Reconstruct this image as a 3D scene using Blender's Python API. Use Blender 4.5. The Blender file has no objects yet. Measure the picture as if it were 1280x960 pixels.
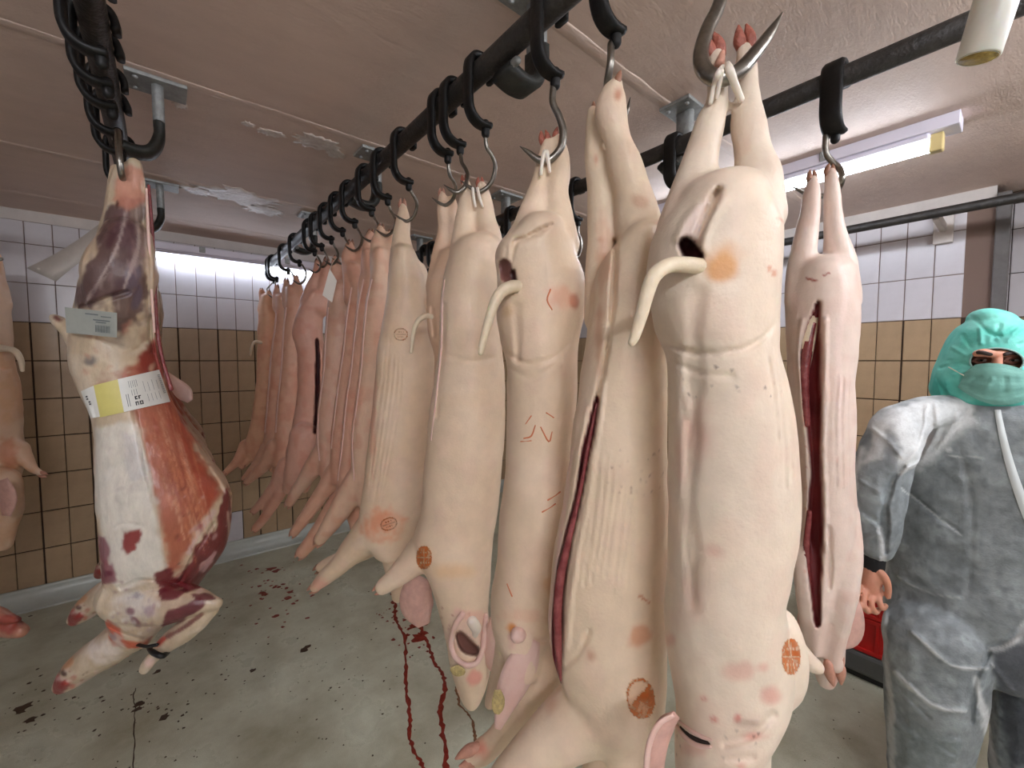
import bpy, bmesh, math, random
import numpy as np
from mathutils import Vector
from mathutils.bvhtree import BVHTree

random.seed(7)
rng = np.random.default_rng(7)
C = bpy.context.scene.collection
SC = bpy.context.scene

# ------------------------------------------------------------------ camera
EYE = 1.62
FPX = 525.0
YAW = math.radians(39.6)
PITCH = math.radians(3.16)
cam_d = bpy.data.cameras.new('camera')
cam_d.sensor_width = 36.0
cam_d.lens = 36.0 * FPX / 1280.0
cam_d.clip_start = 0.02
cam = bpy.data.objects.new('camera', cam_d)
C.objects.link(cam)
cam.location = (0, 0, EYE)
cam.rotation_euler = (math.pi / 2 - PITCH, 0, -YAW)
SC.camera = cam

# ------------------------------------------------------------------ world, exposure
w = bpy.data.worlds.new('world')
SC.world = w
w.use_nodes = True
w.node_tree.nodes['Background'].inputs[0].default_value = (0.9, 0.95, 1.0, 1)
w.node_tree.nodes['Background'].inputs[1].default_value = 0.02
SC.view_settings.view_transform = 'Standard'
SC.view_settings.look = 'None'
SC.view_settings.gamma = 1.0
SC.view_settings.exposure = 0.22
SC.view_settings.use_curve_mapping = False
SC.cycles.max_bounces = 8
SC.cycles.diffuse_bounces = 5
SC.cycles.use_denoising = True
TUBE_STRENGTH = 32.0       # fluorescent tubes of the room
BACK_TUBE_STRENGTH = 12.0  # the one on the far wall
REAR_TUBE_STRENGTH = 150.0  # the ones behind the camera
REAR_LEFT_TUBE_STRENGTH = 215.0

# ------------------------------------------------------------------ maths helpers
Fv = np.array([math.sin(YAW), math.cos(YAW), 0.0])
Rv = np.array([math.cos(YAW), -math.sin(YAW), 0.0])
Zv = np.array([0, 0, 1.0])
CF = Fv * math.cos(PITCH) - Zv * math.sin(PITCH)
CU = Fv * math.sin(PITCH) + Zv * math.cos(PITCH)
O = np.array([0, 0, EYE])


def ray(x, y):
    return CF + Rv * ((x - 640) / FPX) + CU * ((480 - y) / FPX)


def at(x, y, u):
    """the point of the room seen at pixel x, y whose horizontal distance ahead is u"""
    d = ray(x, y)
    return O + d * (u / d.dot(Fv))


def on_z(x, y, z):
    d = ray(x, y)
    return O + d * ((z - EYE) / d[2])


def pix(P):
    V = P - O
    c = V @ CF
    return 640 + FPX * (V @ Rv) / c, 480 - FPX * (V @ CU) / c


def u_on(x, X):
    """distance ahead of the point seen in column x that stands at X"""
    r = (x - 640) / FPX
    return X / (math.sin(YAW) + r * math.cos(YAW))


def lin(c):
    c = np.array(c, float) / 255.0
    return np.where(c <= 0.04045, c / 12.92, ((c + 0.055) / 1.055) ** 2.4)


def rgba(c):
    l = lin(c)
    return (float(l[0]), float(l[1]), float(l[2]), 1.0)


def smooth(t):
    t = np.clip(t, 0, 1)
    return t * t * (3 - 2 * t)


def vnoise(P):
    i = np.floor(P).astype(np.int64)
    f = P - i
    f = f * f * (3 - 2 * f)
    out = 0

    def h(a, b, c):
        n = (a * 374761393 + b * 668265263 + c * 2147483647 + 1013) & 0xffffffff
        n = ((n ^ (n >> 13)) * 1274126177) & 0xffffffff
        return ((n ^ (n >> 16)) & 0xffff) / 65535.0
    for dx in (0, 1):
        for dy in (0, 1):
            for dz in (0, 1):
                wgt = (f[:, 0] if dx else 1 - f[:, 0]) * (f[:, 1] if dy else 1 - f[:, 1]) * (f[:, 2] if dz else 1 - f[:, 2])
                out = out + wgt * h(i[:, 0] + dx, i[:, 1] + dy, i[:, 2] + dz)
    return out


def catmull(K, n):
    """smooth curve through the rows of K, n steps per span"""
    K = np.array(K, float)
    if len(K) < 3:
        t = np.linspace(0, 1, n + 1)[:, None]
        return K[0] * (1 - t) + K[-1] * t
    E = np.vstack([2 * K[0] - K[1], K, 2 * K[-1] - K[-2]])
    out = []
    for i in range(1, len(E) - 2):
        p0, p1, p2, p3 = E[i - 1], E[i], E[i + 1], E[i + 2]
        for s in range(n):
            t = s / n
            out.append(0.5 * (2 * p1 + (p2 - p0) * t + (2 * p0 - 5 * p1 + 4 * p2 - p3) * t * t + (3 * p1 - p0 - 3 * p2 + p3) * t ** 3))
    out.append(K[-1])
    return np.array(out)


# ------------------------------------------------------------------ materials
def pmat(name, col, rough=0.5, metal=0.0, noise=None, bump=None, attr=None, sss=0.0, coat=0.0, rand=0.0, col2=None, rvar=0.0, spec=0.5, stretch=(1, 1, 1)):
    m = bpy.data.materials.new(name)
    m.use_nodes = True
    nt = m.node_tree
    b = nt.nodes['Principled BSDF']
    b.inputs['Roughness'].default_value = rough
    b.inputs['Metallic'].default_value = metal
    b.inputs['Specular IOR Level'].default_value = spec
    if sss:
        b.inputs['Subsurface Weight'].default_value = sss
        b.inputs['Subsurface Radius'].default_value = (0.02, 0.008, 0.004)
        b.inputs['Subsurface Scale'].default_value = 0.6
    if coat:
        b.inputs['Coat Weight'].default_value = coat
        b.inputs['Coat Roughness'].default_value = 0.25
    N, L = nt.nodes, nt.links
    tc = N.new('ShaderNodeTexCoord')
    mp = N.new('ShaderNodeMapping')
    mp.inputs['Scale'].default_value = stretch
    L.new(tc.outputs['Object'], mp.inputs['Vector'])
    src = None
    if attr:
        a = N.new('ShaderNodeAttribute')
        a.attribute_name = attr
        src = a.outputs['Color']
    else:
        rgb = N.new('ShaderNodeRGB')
        rgb.outputs[0].default_value = rgba(col)
        src = rgb.outputs[0]
    if noise:
        tx = N.new('ShaderNodeTexNoise')
        tx.inputs['Scale'].default_value = noise[0]
        tx.inputs['Detail'].default_value = 6
        tx.inputs['Roughness'].default_value = 0.65
        L.new(mp.outputs[0], tx.inputs['Vector'])
        rp = N.new('ShaderNodeMapRange')
        rp.inputs['From Min'].default_value = 0.3
        rp.inputs['From Max'].default_value = 0.7
        L.new(tx.outputs['Fac'], rp.inputs['Value'])
        mx = N.new('ShaderNodeMix')
        mx.data_type = 'RGBA'
        if col2 is not None:
            mx.blend_type = 'MIX'
            ml = N.new('ShaderNodeMath')
            ml.operation = 'MULTIPLY'
            ml.inputs[1].default_value = noise[1]
            L.new(rp.outputs[0], ml.inputs[0])
            L.new(ml.outputs[0], mx.inputs['Factor'])
            L.new(src, mx.inputs[6])
            mx.inputs[7].default_value = rgba(col2)
        else:
            mx.blend_type = 'MULTIPLY'
            mx.inputs['Factor'].default_value = noise[1]
            L.new(src, mx.inputs[6])
            L.new(rp.outputs[0], mx.inputs[7])
        src = mx.outputs[2]
        if rvar:
            rr = N.new('ShaderNodeMapRange')
            rr.inputs['To Min'].default_value = max(0.02, rough - rvar)
            rr.inputs['To Max'].default_value = min(1, rough + rvar)
            L.new(tx.outputs['Fac'], rr.inputs['Value'])
            L.new(rr.outputs[0], b.inputs['Roughness'])
    if rand:
        oi = N.new('ShaderNodeObjectInfo')
        hs = N.new('ShaderNodeHueSaturation')
        mr = N.new('ShaderNodeMapRange')
        mr.inputs['To Min'].default_value = 1 - rand
        mr.inputs['To Max'].default_value = 1 + rand
        L.new(oi.outputs['Random'], mr.inputs['Value'])
        L.new(mr.outputs[0], hs.inputs['Value'])
        L.new(src, hs.inputs['Color'])
        src = hs.outputs[0]
    L.new(src, b.inputs['Base Color'])
    if bump:
        prev = None
        for sc_, st_ in (bump if isinstance(bump[0], tuple) else (bump,)):
            tb = N.new('ShaderNodeTexNoise')
            tb.inputs['Scale'].default_value = sc_
            tb.inputs['Detail'].default_value = 5
            L.new(mp.outputs[0], tb.inputs['Vector'])
            bp = N.new('ShaderNodeBump')
            bp.inputs['Strength'].default_value = st_
            bp.inputs['Distance'].default_value = 0.01
            L.new(tb.outputs['Fac'], bp.inputs['Height'])
            if prev:
                L.new(prev.outputs[0], bp.inputs['Normal'])
            prev = bp
        L.new(prev.outputs[0], b.inputs['Normal'])
    return m


def emit(name, col, strength):
    m = bpy.data.materials.new(name)
    m.use_nodes = True
    b = m.node_tree.nodes['Principled BSDF']
    b.inputs['Base Color'].default_value = (0.9, 0.9, 0.9, 1)
    b.inputs['Emission Color'].default_value = rgba(col)
    b.inputs['Emission Strength'].default_value = strength
    return m


M = {}
M['ceiling'] = pmat('ceiling plaster', (220, 198, 186), 0.62, noise=(3.0, 0.35), col2=(186, 164, 154), bump=((9, 0.35), (60, 0.25)), stretch=(1, 2.6, 1))
M['peel'] = pmat('peeling paint', (222, 212, 204), 0.35, noise=(30, 0.6), col2=(170, 145, 132), bump=(40, 0.8))
M['floor'] = pmat('sealed floor', (204, 208, 188), 0.3, noise=(2.6, 0.75), col2=(138, 130, 102), bump=((260, 0.35), (60, 0.12), (6, 0.1)), rvar=0.16)
M['cove'] = pmat('sealed cove', (190, 196, 188), 0.28, noise=(5, 0.4), col2=(150, 154, 142), bump=(30, 0.1))
M['grout'] = pmat('dark grout', (62, 46, 34), 0.9)
M['grout_pale'] = pmat('brownish grout', (120, 100, 90), 0.9)
M['tile_brown'] = pmat('ochre glazed tile', (176, 150, 118), 0.3, rand=0.05, noise=(9, 0.18), bump=(14, 0.04), spec=0.4)
M['tile_white'] = pmat('white glazed tile', (208, 204, 208), 0.25, rand=0.04, noise=(7, 0.1), bump=(12, 0.03), spec=0.4)
M['plaster'] = pmat('painted plaster', (212, 204, 198), 0.6, noise=(8, 0.15), bump=(50, 0.15))
M['rail'] = pmat('black rail steel', (34, 32, 31), 0.48, 0.2, noise=(25, 0.6), bump=((30, 0.35), (120, 0.2)), col2=(66, 60, 55))
M['strap'] = pmat('black hanger', (13, 12, 12), 0.5, 0.0, bump=(60, 0.15), spec=0.35)
M['steel'] = pmat('hook steel', (150, 146, 138), 0.3, 1.0, noise=(60, 0.35), bump=(90, 0.08))
M['galv'] = pmat('galvanised bracket', (160, 162, 160), 0.5, 0.35, noise=(40, 0.4), bump=(70, 0.2))
M['bracket'] = pmat('dark bracket steel', (66, 68, 66), 0.5, 0.4, noise=(30, 0.4), bump=(60, 0.2))
M['lamp_body'] = pmat('lamp housing', (222, 218, 232), 0.4)
M['lamp_cap'] = pmat('yellowed lamp holder', (206, 186, 130), 0.4)
M['tube'] = emit('lit tube', (236, 244, 255), TUBE_STRENGTH)
M['tube_back'] = emit('lit far tube', (232, 242, 255), BACK_TUBE_STRENGTH)
M['tube_rear'] = emit('lit rear tube', (246, 249, 255), REAR_TUBE_STRENGTH)
M['tube_rear_left'] = emit('lit rear left tube', (246, 249, 255), REAR_LEFT_TUBE_STRENGTH)
M['tube_plastic'] = pmat('white plastic tube', (226, 226, 216), 0.35, sss=0.2)
M['tube_stain'] = pmat('stained tube end', (186, 160, 84), 0.6, noise=(70, 0.8), col2=(84, 66, 24), bump=(60, 0.5))
M['skin'] = pmat('pig rind', (230, 205, 185), 0.46, attr='Col', noise=(22, 0.10), bump=((170, 0.10), (34, 0.16)), sss=0.06, spec=0.4)
M['raw'] = pmat('skinned meat', (200, 80, 70), 0.36, attr='Col', noise=(40, 0.22), bump=((60, 0.25), (18, 0.25)), sss=0.08, spec=0.5, stretch=(1, 1, 0.5))
M['tail'] = pmat('pale tail skin', (226, 210, 182), 0.5, noise=(40, 0.12), bump=(90, 0.2), sss=0.1)
M['ear'] = pmat('pink ear skin', (214, 170, 156), 0.5, noise=(30, 0.25), bump=(50, 0.25), sss=0.1)
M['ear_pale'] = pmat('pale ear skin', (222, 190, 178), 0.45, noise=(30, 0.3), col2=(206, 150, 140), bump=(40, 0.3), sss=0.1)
M['scratch'] = pmat('orange red scratch', (206, 122, 84), 0.6)
M['tendon'] = pmat('white tendon', (228, 218, 204), 0.4, sss=0.15)
M['hoof'] = pmat('pink trotter toe', (206, 150, 128), 0.5, noise=(60, 0.3), bump=(60, 0.3))
M['hoof_red'] = pmat('reddish toe stub', (178, 106, 88), 0.5, noise=(90, 0.6), col2=(120, 58, 46), bump=(90, 0.5))
M['hoof_dark'] = pmat('brownish trotter toe', (168, 120, 96), 0.5, noise=(60, 0.4))
M['flesh'] = pmat('dark red flesh', (104, 34, 38), 0.25, noise=(40, 0.6), col2=(166, 92, 90), bump=(50, 0.5))
M['paper'] = pmat('white paper label', (224, 224, 218), 0.5, noise=(20, 0.08))
M['paper_grey'] = pmat('grey film label', (168, 172, 164), 0.4, noise=(20, 0.15))
M['film'] = pmat('greyish film', (176, 168, 160), 0.4, noise=(20, 0.15))
M['paper_yellow'] = pmat('yellow paper label', (214, 204, 120), 0.5, noise=(20, 0.12))
M['ink'] = pmat('black print', (44, 46, 48), 0.6)
M['ink_grey'] = pmat('faint print', (108, 116, 118), 0.6)
M['eartag'] = pmat('yellow metal ear tag', (204, 182, 122), 0.4, noise=(120, 0.5), bump=(120, 0.5))
M['rubber'] = pmat('black rubber band', (16, 16, 18), 0.5)
M['blood'] = pmat('dried blood', (140, 40, 24), 0.35, noise=(60, 0.5), bump=(60, 0.2))
M['blood_pale'] = pmat('thin dried blood', (134, 92, 58), 0.5, noise=(60, 0.5))
M['dirt'] = pmat('dark grime', (72, 52, 34), 0.6, noise=(30, 0.5))
M['red'] = pmat('red crate plastic', (200, 20, 18), 0.35, noise=(10, 0.12))
M['dolly'] = pmat('grey dolly plastic', (92, 94, 92), 0.55, noise=(20, 0.15))
M['wheel'] = pmat('black wheel', (20, 20, 20), 0.6)
M['suit'] = pmat('nonwoven coverall', (150, 158, 160), 0.75, attr='Col', noise=(26, 0.32), bump=((38, 0.35), (160, 0.2)))
M['zip'] = pmat('white zip strip', (206, 214, 214), 0.6)
M['hood'] = pmat('turquoise nonwoven', (92, 208, 194), 0.65, attr='Col', noise=(20, 0.15), bump=((30, 0.5), (9, 0.5)))
M['mask'] = pmat('green face mask', (112, 168, 156), 0.7, noise=(14, 0.12), bump=(90, 0.15))
M['face'] = pmat('human skin', (196, 140, 116), 0.5, attr='Col', noise=(60, 0.12), sss=0.15)
M['brow'] = pmat('dark eyebrow', (44, 30, 24), 0.8)
M['eye_white'] = pmat('eye white', (210, 204, 198), 0.2)
M['iris'] = pmat('dark iris', (38, 26, 18), 0.15)
M['lid'] = pmat('eyelid skin', (150, 98, 80), 0.5)
M['hood_rim'] = pmat('hood elastic', (150, 190, 184), 0.6)
M['cuff'] = pmat('black knit cuff', (18, 18, 20), 0.9)
M['boot'] = pmat('white rubber boot', (200, 200, 196), 0.5)
M['frame'] = pmat('grey door post', (104, 100, 98), 0.6, noise=(14, 0.3))
M['tag'] = pmat('white card tag', (226, 220, 212), 0.6)


def stamp_material():
    m = bpy.data.materials.new('orange stamp ink')
    m.use_nodes = True
    nt = m.node_tree
    N, L = nt.nodes, nt.links
    b = N['Principled BSDF']
    b.inputs['Roughness'].default_value = 0.6
    out = N['Material Output']
    at_ = N.new('ShaderNodeAttribute'); at_.attribute_name = 'Ink'
    tc = N.new('ShaderNodeTexCoord')
    ns = N.new('ShaderNodeTexNoise'); ns.inputs['Scale'].default_value = 70; ns.inputs['Detail'].default_value = 4
    L.new(tc.outputs['Object'], ns.inputs['Vector'])
    ml = N.new('ShaderNodeMath'); ml.operation = 'MULTIPLY_ADD'
    ml.inputs[1].default_value = 1.6; ml.inputs[2].default_value = -0.12
    L.new(ns.outputs['Fac'], ml.inputs[0])
    m2 = N.new('ShaderNodeMath'); m2.operation = 'MULTIPLY'; m2.use_clamp = True
    L.new(ml.outputs[0], m2.inputs[0]); L.new(at_.outputs['Fac'], m2.inputs[1])
    rp = N.new('ShaderNodeMix'); rp.data_type = 'RGBA'
    rp.inputs[6].default_value = rgba((216, 134, 48)); rp.inputs[7].default_value = rgba((184, 84, 6))
    L.new(m2.outputs[0], rp.inputs['Factor'])
    L.new(rp.outputs[2], b.inputs['Base Color'])
    tr = N.new('ShaderNodeBsdfTransparent')
    mx = N.new('ShaderNodeMixShader')
    L.new(m2.outputs[0], mx.inputs[0]); L.new(tr.outputs[0], mx.inputs[1]); L.new(b.outputs[0], mx.inputs[2])
    L.new(mx.outputs[0], out.inputs[0])
    return m


M['stamp'] = stamp_material()


# ------------------------------------------------------------------ object helpers
def tag(o, label=None, cat=None, group=None, kind=None):
    if label: o['label'] = label
    if cat: o['category'] = cat
    if group: o['group'] = group
    if kind: o['kind'] = kind
    return o


def thing(name, label, cat, loc, group=None):
    o = bpy.data.objects.new(name, None)
    o.empty_display_size = 0.05
    C.objects.link(o)
    o.location = Vector(loc)
    return tag(o, label, cat, group)


def origin_of(o):
    v = Vector((0, 0, 0))
    while o is not None:
        v += o.location
        o = o.parent
    return v


def put(name, me, mat, parent=None, shade=True, loc=None):
    """link a mesh that is given in world coordinates under its parent (or at its own origin)"""
    o = bpy.data.objects.new(name, me)
    C.objects.link(o)
    base = Vector((0, 0, 0))
    if parent is not None:
        o.parent = parent
        base = origin_of(parent)
    if loc is not None:
        o.location = Vector(loc) - base
        base = Vector(loc)
    if base.length > 0:
        n = len(me.vertices)
        a = np.empty(n * 3, np.float32)
        me.vertices.foreach_get('co', a)
        a = (a.reshape(-1, 3) - np.array(base, np.float32)).ravel()
        me.vertices.foreach_set('co', a)
        me.update()
    if mat is not None and len(me.materials) == 0:
        me.materials.append(mat)
    if shade:
        me.polygons.foreach_set('use_smooth', [True] * len(me.polygons))
    return o


class MB:
    """collects shapes in one mesh"""

    def __init__(s):
        s.v, s.f = [], []

    def add(s, V, F):
        n = len(s.v)
        s.v.extend([tuple(float(c) for c in p) for p in V])
        s.f.extend([tuple(i + n for i in f) for f in F])
        return s

    def box(s, lo, hi, ch=0.0):
        lo, hi = np.array(lo, float), np.array(hi, float)
        if ch <= 0:
            x0, y0, z0 = lo; x1, y1, z1 = hi
            V = [(x0, y0, z0), (x1, y0, z0), (x1, y1, z0), (x0, y1, z0), (x0, y0, z1), (x1, y0, z1), (x1, y1, z1), (x0, y1, z1)]
            F = [(3, 2, 1, 0), (4, 5, 6, 7), (0, 1, 5, 4), (1, 2, 6, 5), (2, 3, 7, 6), (3, 0, 4, 7)]
            return s.add(V, F)
        bm = bmesh.new()
        r = bmesh.ops.create_cube(bm, size=1)
        for v in bm.verts:
            v.co = Vector([lo[k] + (v.co[k] + 0.5) * (hi[k] - lo[k]) for k in range(3)])
        bmesh.ops.bevel(bm, geom=list(bm.edges), offset=ch, segments=2, affect='EDGES', profile=0.5)
        bm.verts.index_update()
        V = [tuple(v.co) for v in bm.verts]
        F = [tuple(v.index for v in f.verts) for f in bm.faces]
        bm.free()
        return s.add(V, F)

    def rings(s, R, closed=True, caps=True):
        """loft through rings (arrays k x 3)"""
        n = len(R[0])
        V = np.vstack(R)
        F = []
        for i in range(len(R) - 1):
            for j in range(n if closed else n - 1):
                a, b = i * n + j, i * n + (j + 1) % n
                F.append((a, b, b + n, a + n))
        if caps:
            F.append(tuple(range(n - 1, -1, -1)))
            F.append(tuple((len(R) - 1) * n + j for j in range(n)))
        return s.add(V, F)

    def tube(s, P, r, k=10, steps=6, flat=None, rounded=True):
        """tube along P (world points); r a number or one per point; flat = (direction, factor) squeezes it that way"""
        P = np.array(P, float)
        r = np.full(len(P), r, float) if np.isscalar(r) else np.array(r, float)
        K = catmull(np.hstack([P, r[:, None]]), steps)
        Q, rr = K[:, :3], np.maximum(K[:, 3], 1e-4)
        T = np.gradient(Q, axis=0)
        T /= np.linalg.norm(T, axis=1)[:, None] + 1e-12
        if rounded:
            h0, h1 = [], []
            for a in (0.97, 0.75, 0.4):
                q = math.sqrt(1 - a * a)
                h0.append((Q[0] - T[0] * rr[0] * a, rr[0] * q)); h1.append((Q[-1] + T[-1] * rr[-1] * a, rr[-1] * q))
            Q = np.vstack([[p for p, _ in h0], Q, [p for p, _ in h1[::-1]]])
            rr = np.concatenate([[q for _, q in h0], rr, [q for _, q in h1[::-1]]])
            T = np.vstack([[T[0]] * 3, T, [T[-1]] * 3])
        up = np.array([0.13, 0.21, 0.97]) if abs(T[0][2]) < 0.9 else np.array([0.9, 0.3, 0.1])
        if flat is not None:
            fd = np.array(flat[0], float); fd /= np.linalg.norm(fd)
        R = []
        A = np.cross(T[0], up); A /= np.linalg.norm(A)
        for q, t, rad in zip(Q, T, rr):
            if flat is not None:
                A = np.cross(fd, t)
                A /= np.linalg.norm(A) + 1e-9
            else:
                A = A - t * A.dot(t); A /= np.linalg.norm(A) + 1e-9
            B = np.cross(t, A)
            fB = flat[1] if flat is not None else 1.0
            R.append(np.array([q + rad * (A * math.cos(2 * math.pi * j / k) + B * fB * math.sin(2 * math.pi * j / k)) for j in range(k)]))
        return s.rings(R)

    def bar(s, P, wdir, wid, th, steps=5):
        """flat bar bent along P; wdir is its broad direction"""
        K = catmull(P, steps)
        T = np.gradient(K, axis=0); T /= np.linalg.norm(T, axis=1)[:, None]
        wd = np.array(wdir, float)
        R = []
        for q, t in zip(K, T):
            n = np.cross(t, wd); n /= np.linalg.norm(n)
            a, b, c = wd * wid / 2, n * th / 2, 0.7
            R.append(np.array([q - a * c - b, q + a * c - b, q + a - b * .4, q + a + b * .4, q + a * c + b, q - a * c + b, q - a + b * .4, q - a - b * .4]))
        return s.rings(R)

    def ball(s, c, r, k=10, n=7):
        c = np.array(c, float); r = np.array([r, r, r] if np.isscalar(r) else r, float)
        R = []
        for i in range(1, n):
            a = math.pi * i / n
            R.append(np.array([c + r * np.array([math.sin(a) * math.cos(2 * math.pi * j / k), math.sin(a) * math.sin(2 * math.pi * j / k), math.cos(a)]) for j in range(k)]))
        return s.rings(R[::-1])

    def mesh(s, name):
        me = bpy.data.meshes.new(name)
        me.from_pydata(s.v, [], s.f)
        me.update()
        bm = bmesh.new(); bm.from_mesh(me)
        bmesh.ops.recalc_face_normals(bm, faces=bm.faces)
        bm.to_mesh(me); bm.free()
        return me

    def put(s, name, mat, parent=None, shade=False, loc=None):
        return put(name, s.mesh(name), mat, parent, shade, loc)


def copy_thing(root, loc, label=None, group=None):
    r = root.copy(); C.objects.link(r); r.location = Vector(loc)
    if label: r['label'] = label
    if group: r['group'] = group
    for ch in root.children:
        c = ch.copy(); C.objects.link(c); c.parent = r
        for g in ch.children:
            d = g.copy(); C.objects.link(d); d.parent = c
    return r


# ================================================================== THE ROOM
CEIL = EYE + 1.04
FL = -0.10
YB = 4.43          # far wall
XR = 3.85          # right wall
XL, YF = -2.2, -2.8
TW, TH = 0.135, 0.27
WTOP = EYE + 0.965

b = MB(); b.box((XL - .1, YF - .1, FL - 0.1), (XR + .5, YB + .1, FL)); o = b.put('floor', M['floor']); tag(o, kind='structure')
b = MB(); b.box((XL - .1, YF - .1, CEIL), (XR + .5, YB + .1, CEIL + 0.1)); ceiling = b.put('ceiling', M['ceiling']); tag(ceiling, kind='structure')


def tile_mesh(name, a, h, th, mat, vertical_axis='x'):
    """one glazed tile, its face towards -Y, chamfered round the edge"""
    c = 0.0025
    V = [(0, 0, 0), (a, 0, 0), (a, 0, h), (0, 0, h), (0, -th + c, 0), (a, -th + c, 0), (a, -th + c, h), (0, -th + c, h),
         (c, -th, c), (a - c, -th, c), (a - c, -th, h - c), (c, -th, h - c)]
    F = [(8, 9, 10, 11), (4, 5, 9, 8), (5, 6, 10, 9), (6, 7, 11, 10), (7, 4, 8, 11), (0, 1, 5, 4), (1, 2, 6, 5), (2, 3, 7, 6), (3, 0, 4, 7)]
    me = bpy.data.meshes.new(name)
    me.from_pydata(V, [], F)
    me.materials.append(mat)
    return me


JB, JW = 0.007, 0.0045
T_BROWN = tile_mesh('ochre_tile', TW - JB, TH - JB, 0.008, M['tile_brown'])
T_WHITE = tile_mesh('white_tile', TW - JW, TH - JW, 0.008, M['tile_white'])
T_WHITEH = tile_mesh('white_half_tile', TW - JW, WTOP - 9 * TH - JW, 0.008, M['tile_white'])


def tiled_wall(wall, p0, along, angle, cols, first, last, skip=(), odd_white=()):
    """tiles in columns first..last become parts; the remaining columns of 0..cols are joined"""
    rest = MB(); restw = MB()
    al = np.array(along)
    nrm = np.array([al[1], -al[0], 0.0])
    for c in range(cols):
        for r in range(10):
            if r == 0 and False:
                continue
            white = r >= 7 or (c, r) in odd_white
            j = JW if white else JB
            org = np.array(p0) + al * (c * TW + j / 2 + (0.003 if (c % 2 and not white) else 0)) + np.array([0, 0, r * TH + j / 2])
            hh = (WTOP - 9 * TH if r == 9 else TH) - j
            if first <= c < last:
                me = T_WHITEH if r == 9 else (T_WHITE if white else T_BROWN)
                o = bpy.data.objects.new('tile', me)
                C.objects.link(o)
                o.parent = wall
                o.location = Vector(org + nrm * random.uniform(-0.0006, 0.0006))
                o.rotation_euler = (random.uniform(-.002, .002), random.uniform(-.0015, .0015), angle + random.uniform(-.003, .003))
            else:
                a = TW - j
                q = [org, org + al * a, org + al * a + Zv * hh, org + Zv * hh]
                V = [p for p in q] + [p + nrm * 0.008 for p in q]
                (restw if white else rest).add(V, [(4, 5, 6, 7), (0, 1, 5, 4), (1, 2, 6, 5), (2, 3, 7, 6), (3, 0, 4, 7)])
    for m_, mt in ((rest, 'tile_brown'), (restw, 'tile_white')):
        if m_.v:
            o = m_.put('tiling', M[mt], wall); o['kind'] = 'stuff'


b = MB(); b.box((XL - .1, YB, FL), (XR + .4, YB + 0.1, CEIL)); wall_back = b.put('wall_back', M['grout']); tag(wall_back, kind='structure')
o = MB().box((XL, YB - 0.0035, 7 * TH), (XR, YB + 0.001, WTOP)).put('grout_bed', M['grout_pale'], wall_back)
MB().box((XL, YB - 0.006, WTOP), (XR, YB + 0.001, CEIL)).put('plaster_band', M['plaster'], wall_back)
tiled_wall(wall_back, (XL, YB, 0), (1, 0, 0), 0.0, 45, 8, 27, odd_white={(19, 0)})

b = MB(); b.box((XR, 0.13, FL), (XR + 0.1, YB, CEIL)); wall_right = b.put('wall_right', M['grout']); tag(wall_right, kind='structure')
MB().box((XR - 0.0035, 0.13, 7 * TH), (XR + 0.001, YB, WTOP)).put('grout_bed', M['grout_pale'], wall_right)
MB().box((XR - 0.006, 0.13, WTOP), (XR + 0.001, YB, CEIL)).put('plaster_band', M['plaster'], wall_right)
tiled_wall(wall_right, (XR, YB, 0), (0, -1, 0), -math.pi / 2, 31, 17, 31)
# the recess to the right of the grey post
b = MB(); b.box((XR + 0.22, YF, FL), (XR + 0.32, 0.3, CEIL)); wr2 = b.put('wall_recess', M['grout']); tag(wr2, kind='structure')
tiled_wall(wr2, (XR + 0.22, 0.2, 0), (0, -1, 0), -math.pi / 2, 21, 0, 5)
b = MB(); b.box((XR - 0.03, .07, FL), (XR + 0.23, .13, CEIL - 0.05), 0.006); o = b.put('trim_1', M['frame']); tag(o, kind='structure')
b = MB(); b.box((XL - .1, YF, FL), (XL, YB, CEIL)); o = b.put('wall_left', M['tile_white']); tag(o, kind='structure')
MB().box((XL, YF, 7 * TH), (XL + 0.006, YB, CEIL)).put('pale_upper_band', M['tile_white'], o)
b = MB(); b.box((XL, YF - .1, FL), (XR + .4, YF, CEIL)); o = b.put('wall_front', M['tile_white']); tag(o, kind='structure')
MB().box((XL, YF, 7 * TH), (XR + .3, YF + 0.006, CEIL)).put('pale_upper_band', M['tile_white'], o)


def cove(name, p, along, length, inward, rad, top):
    """rounded skirting that runs from the wall into the floor"""
    prof = []
    for i in range(9):
        a = math.pi / 2 * i / 8
        prof.append((rad - rad * math.sin(a), rad - rad * math.cos(a)))   # d from wall, height
    prof = [(0.0, top)] + [(d + 0.012 * (h / rad) ** 2, h + 0.002) for d, h in prof[::-1]] + [(rad + .05, 0.0), (-0.01, 0.0)]
    m_ = MB()
    R = []
    p, along, inward = np.array(p, float), np.array(along, float), np.array(inward, float)
    for s_ in np.linspace(0, length, 13):
        R.append(np.array([p + along * s_ + inward * d + Zv * h for d, h in prof]))
    m_.rings(R)
    o = m_.put(name, M['cove'], None, True)
    return tag(o, kind='structure')


cove('baseboard_back', (XL, YB - .012, FL), (1, 0, 0), XR - XL, (0, -1, 0), 0.11, 0.112)
cove('baseboard_right', (XR - .012, 0.06, FL), (0, 1, 0), YB - 0.06, (-1, 0, 0), 0.11, 0.112)
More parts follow.
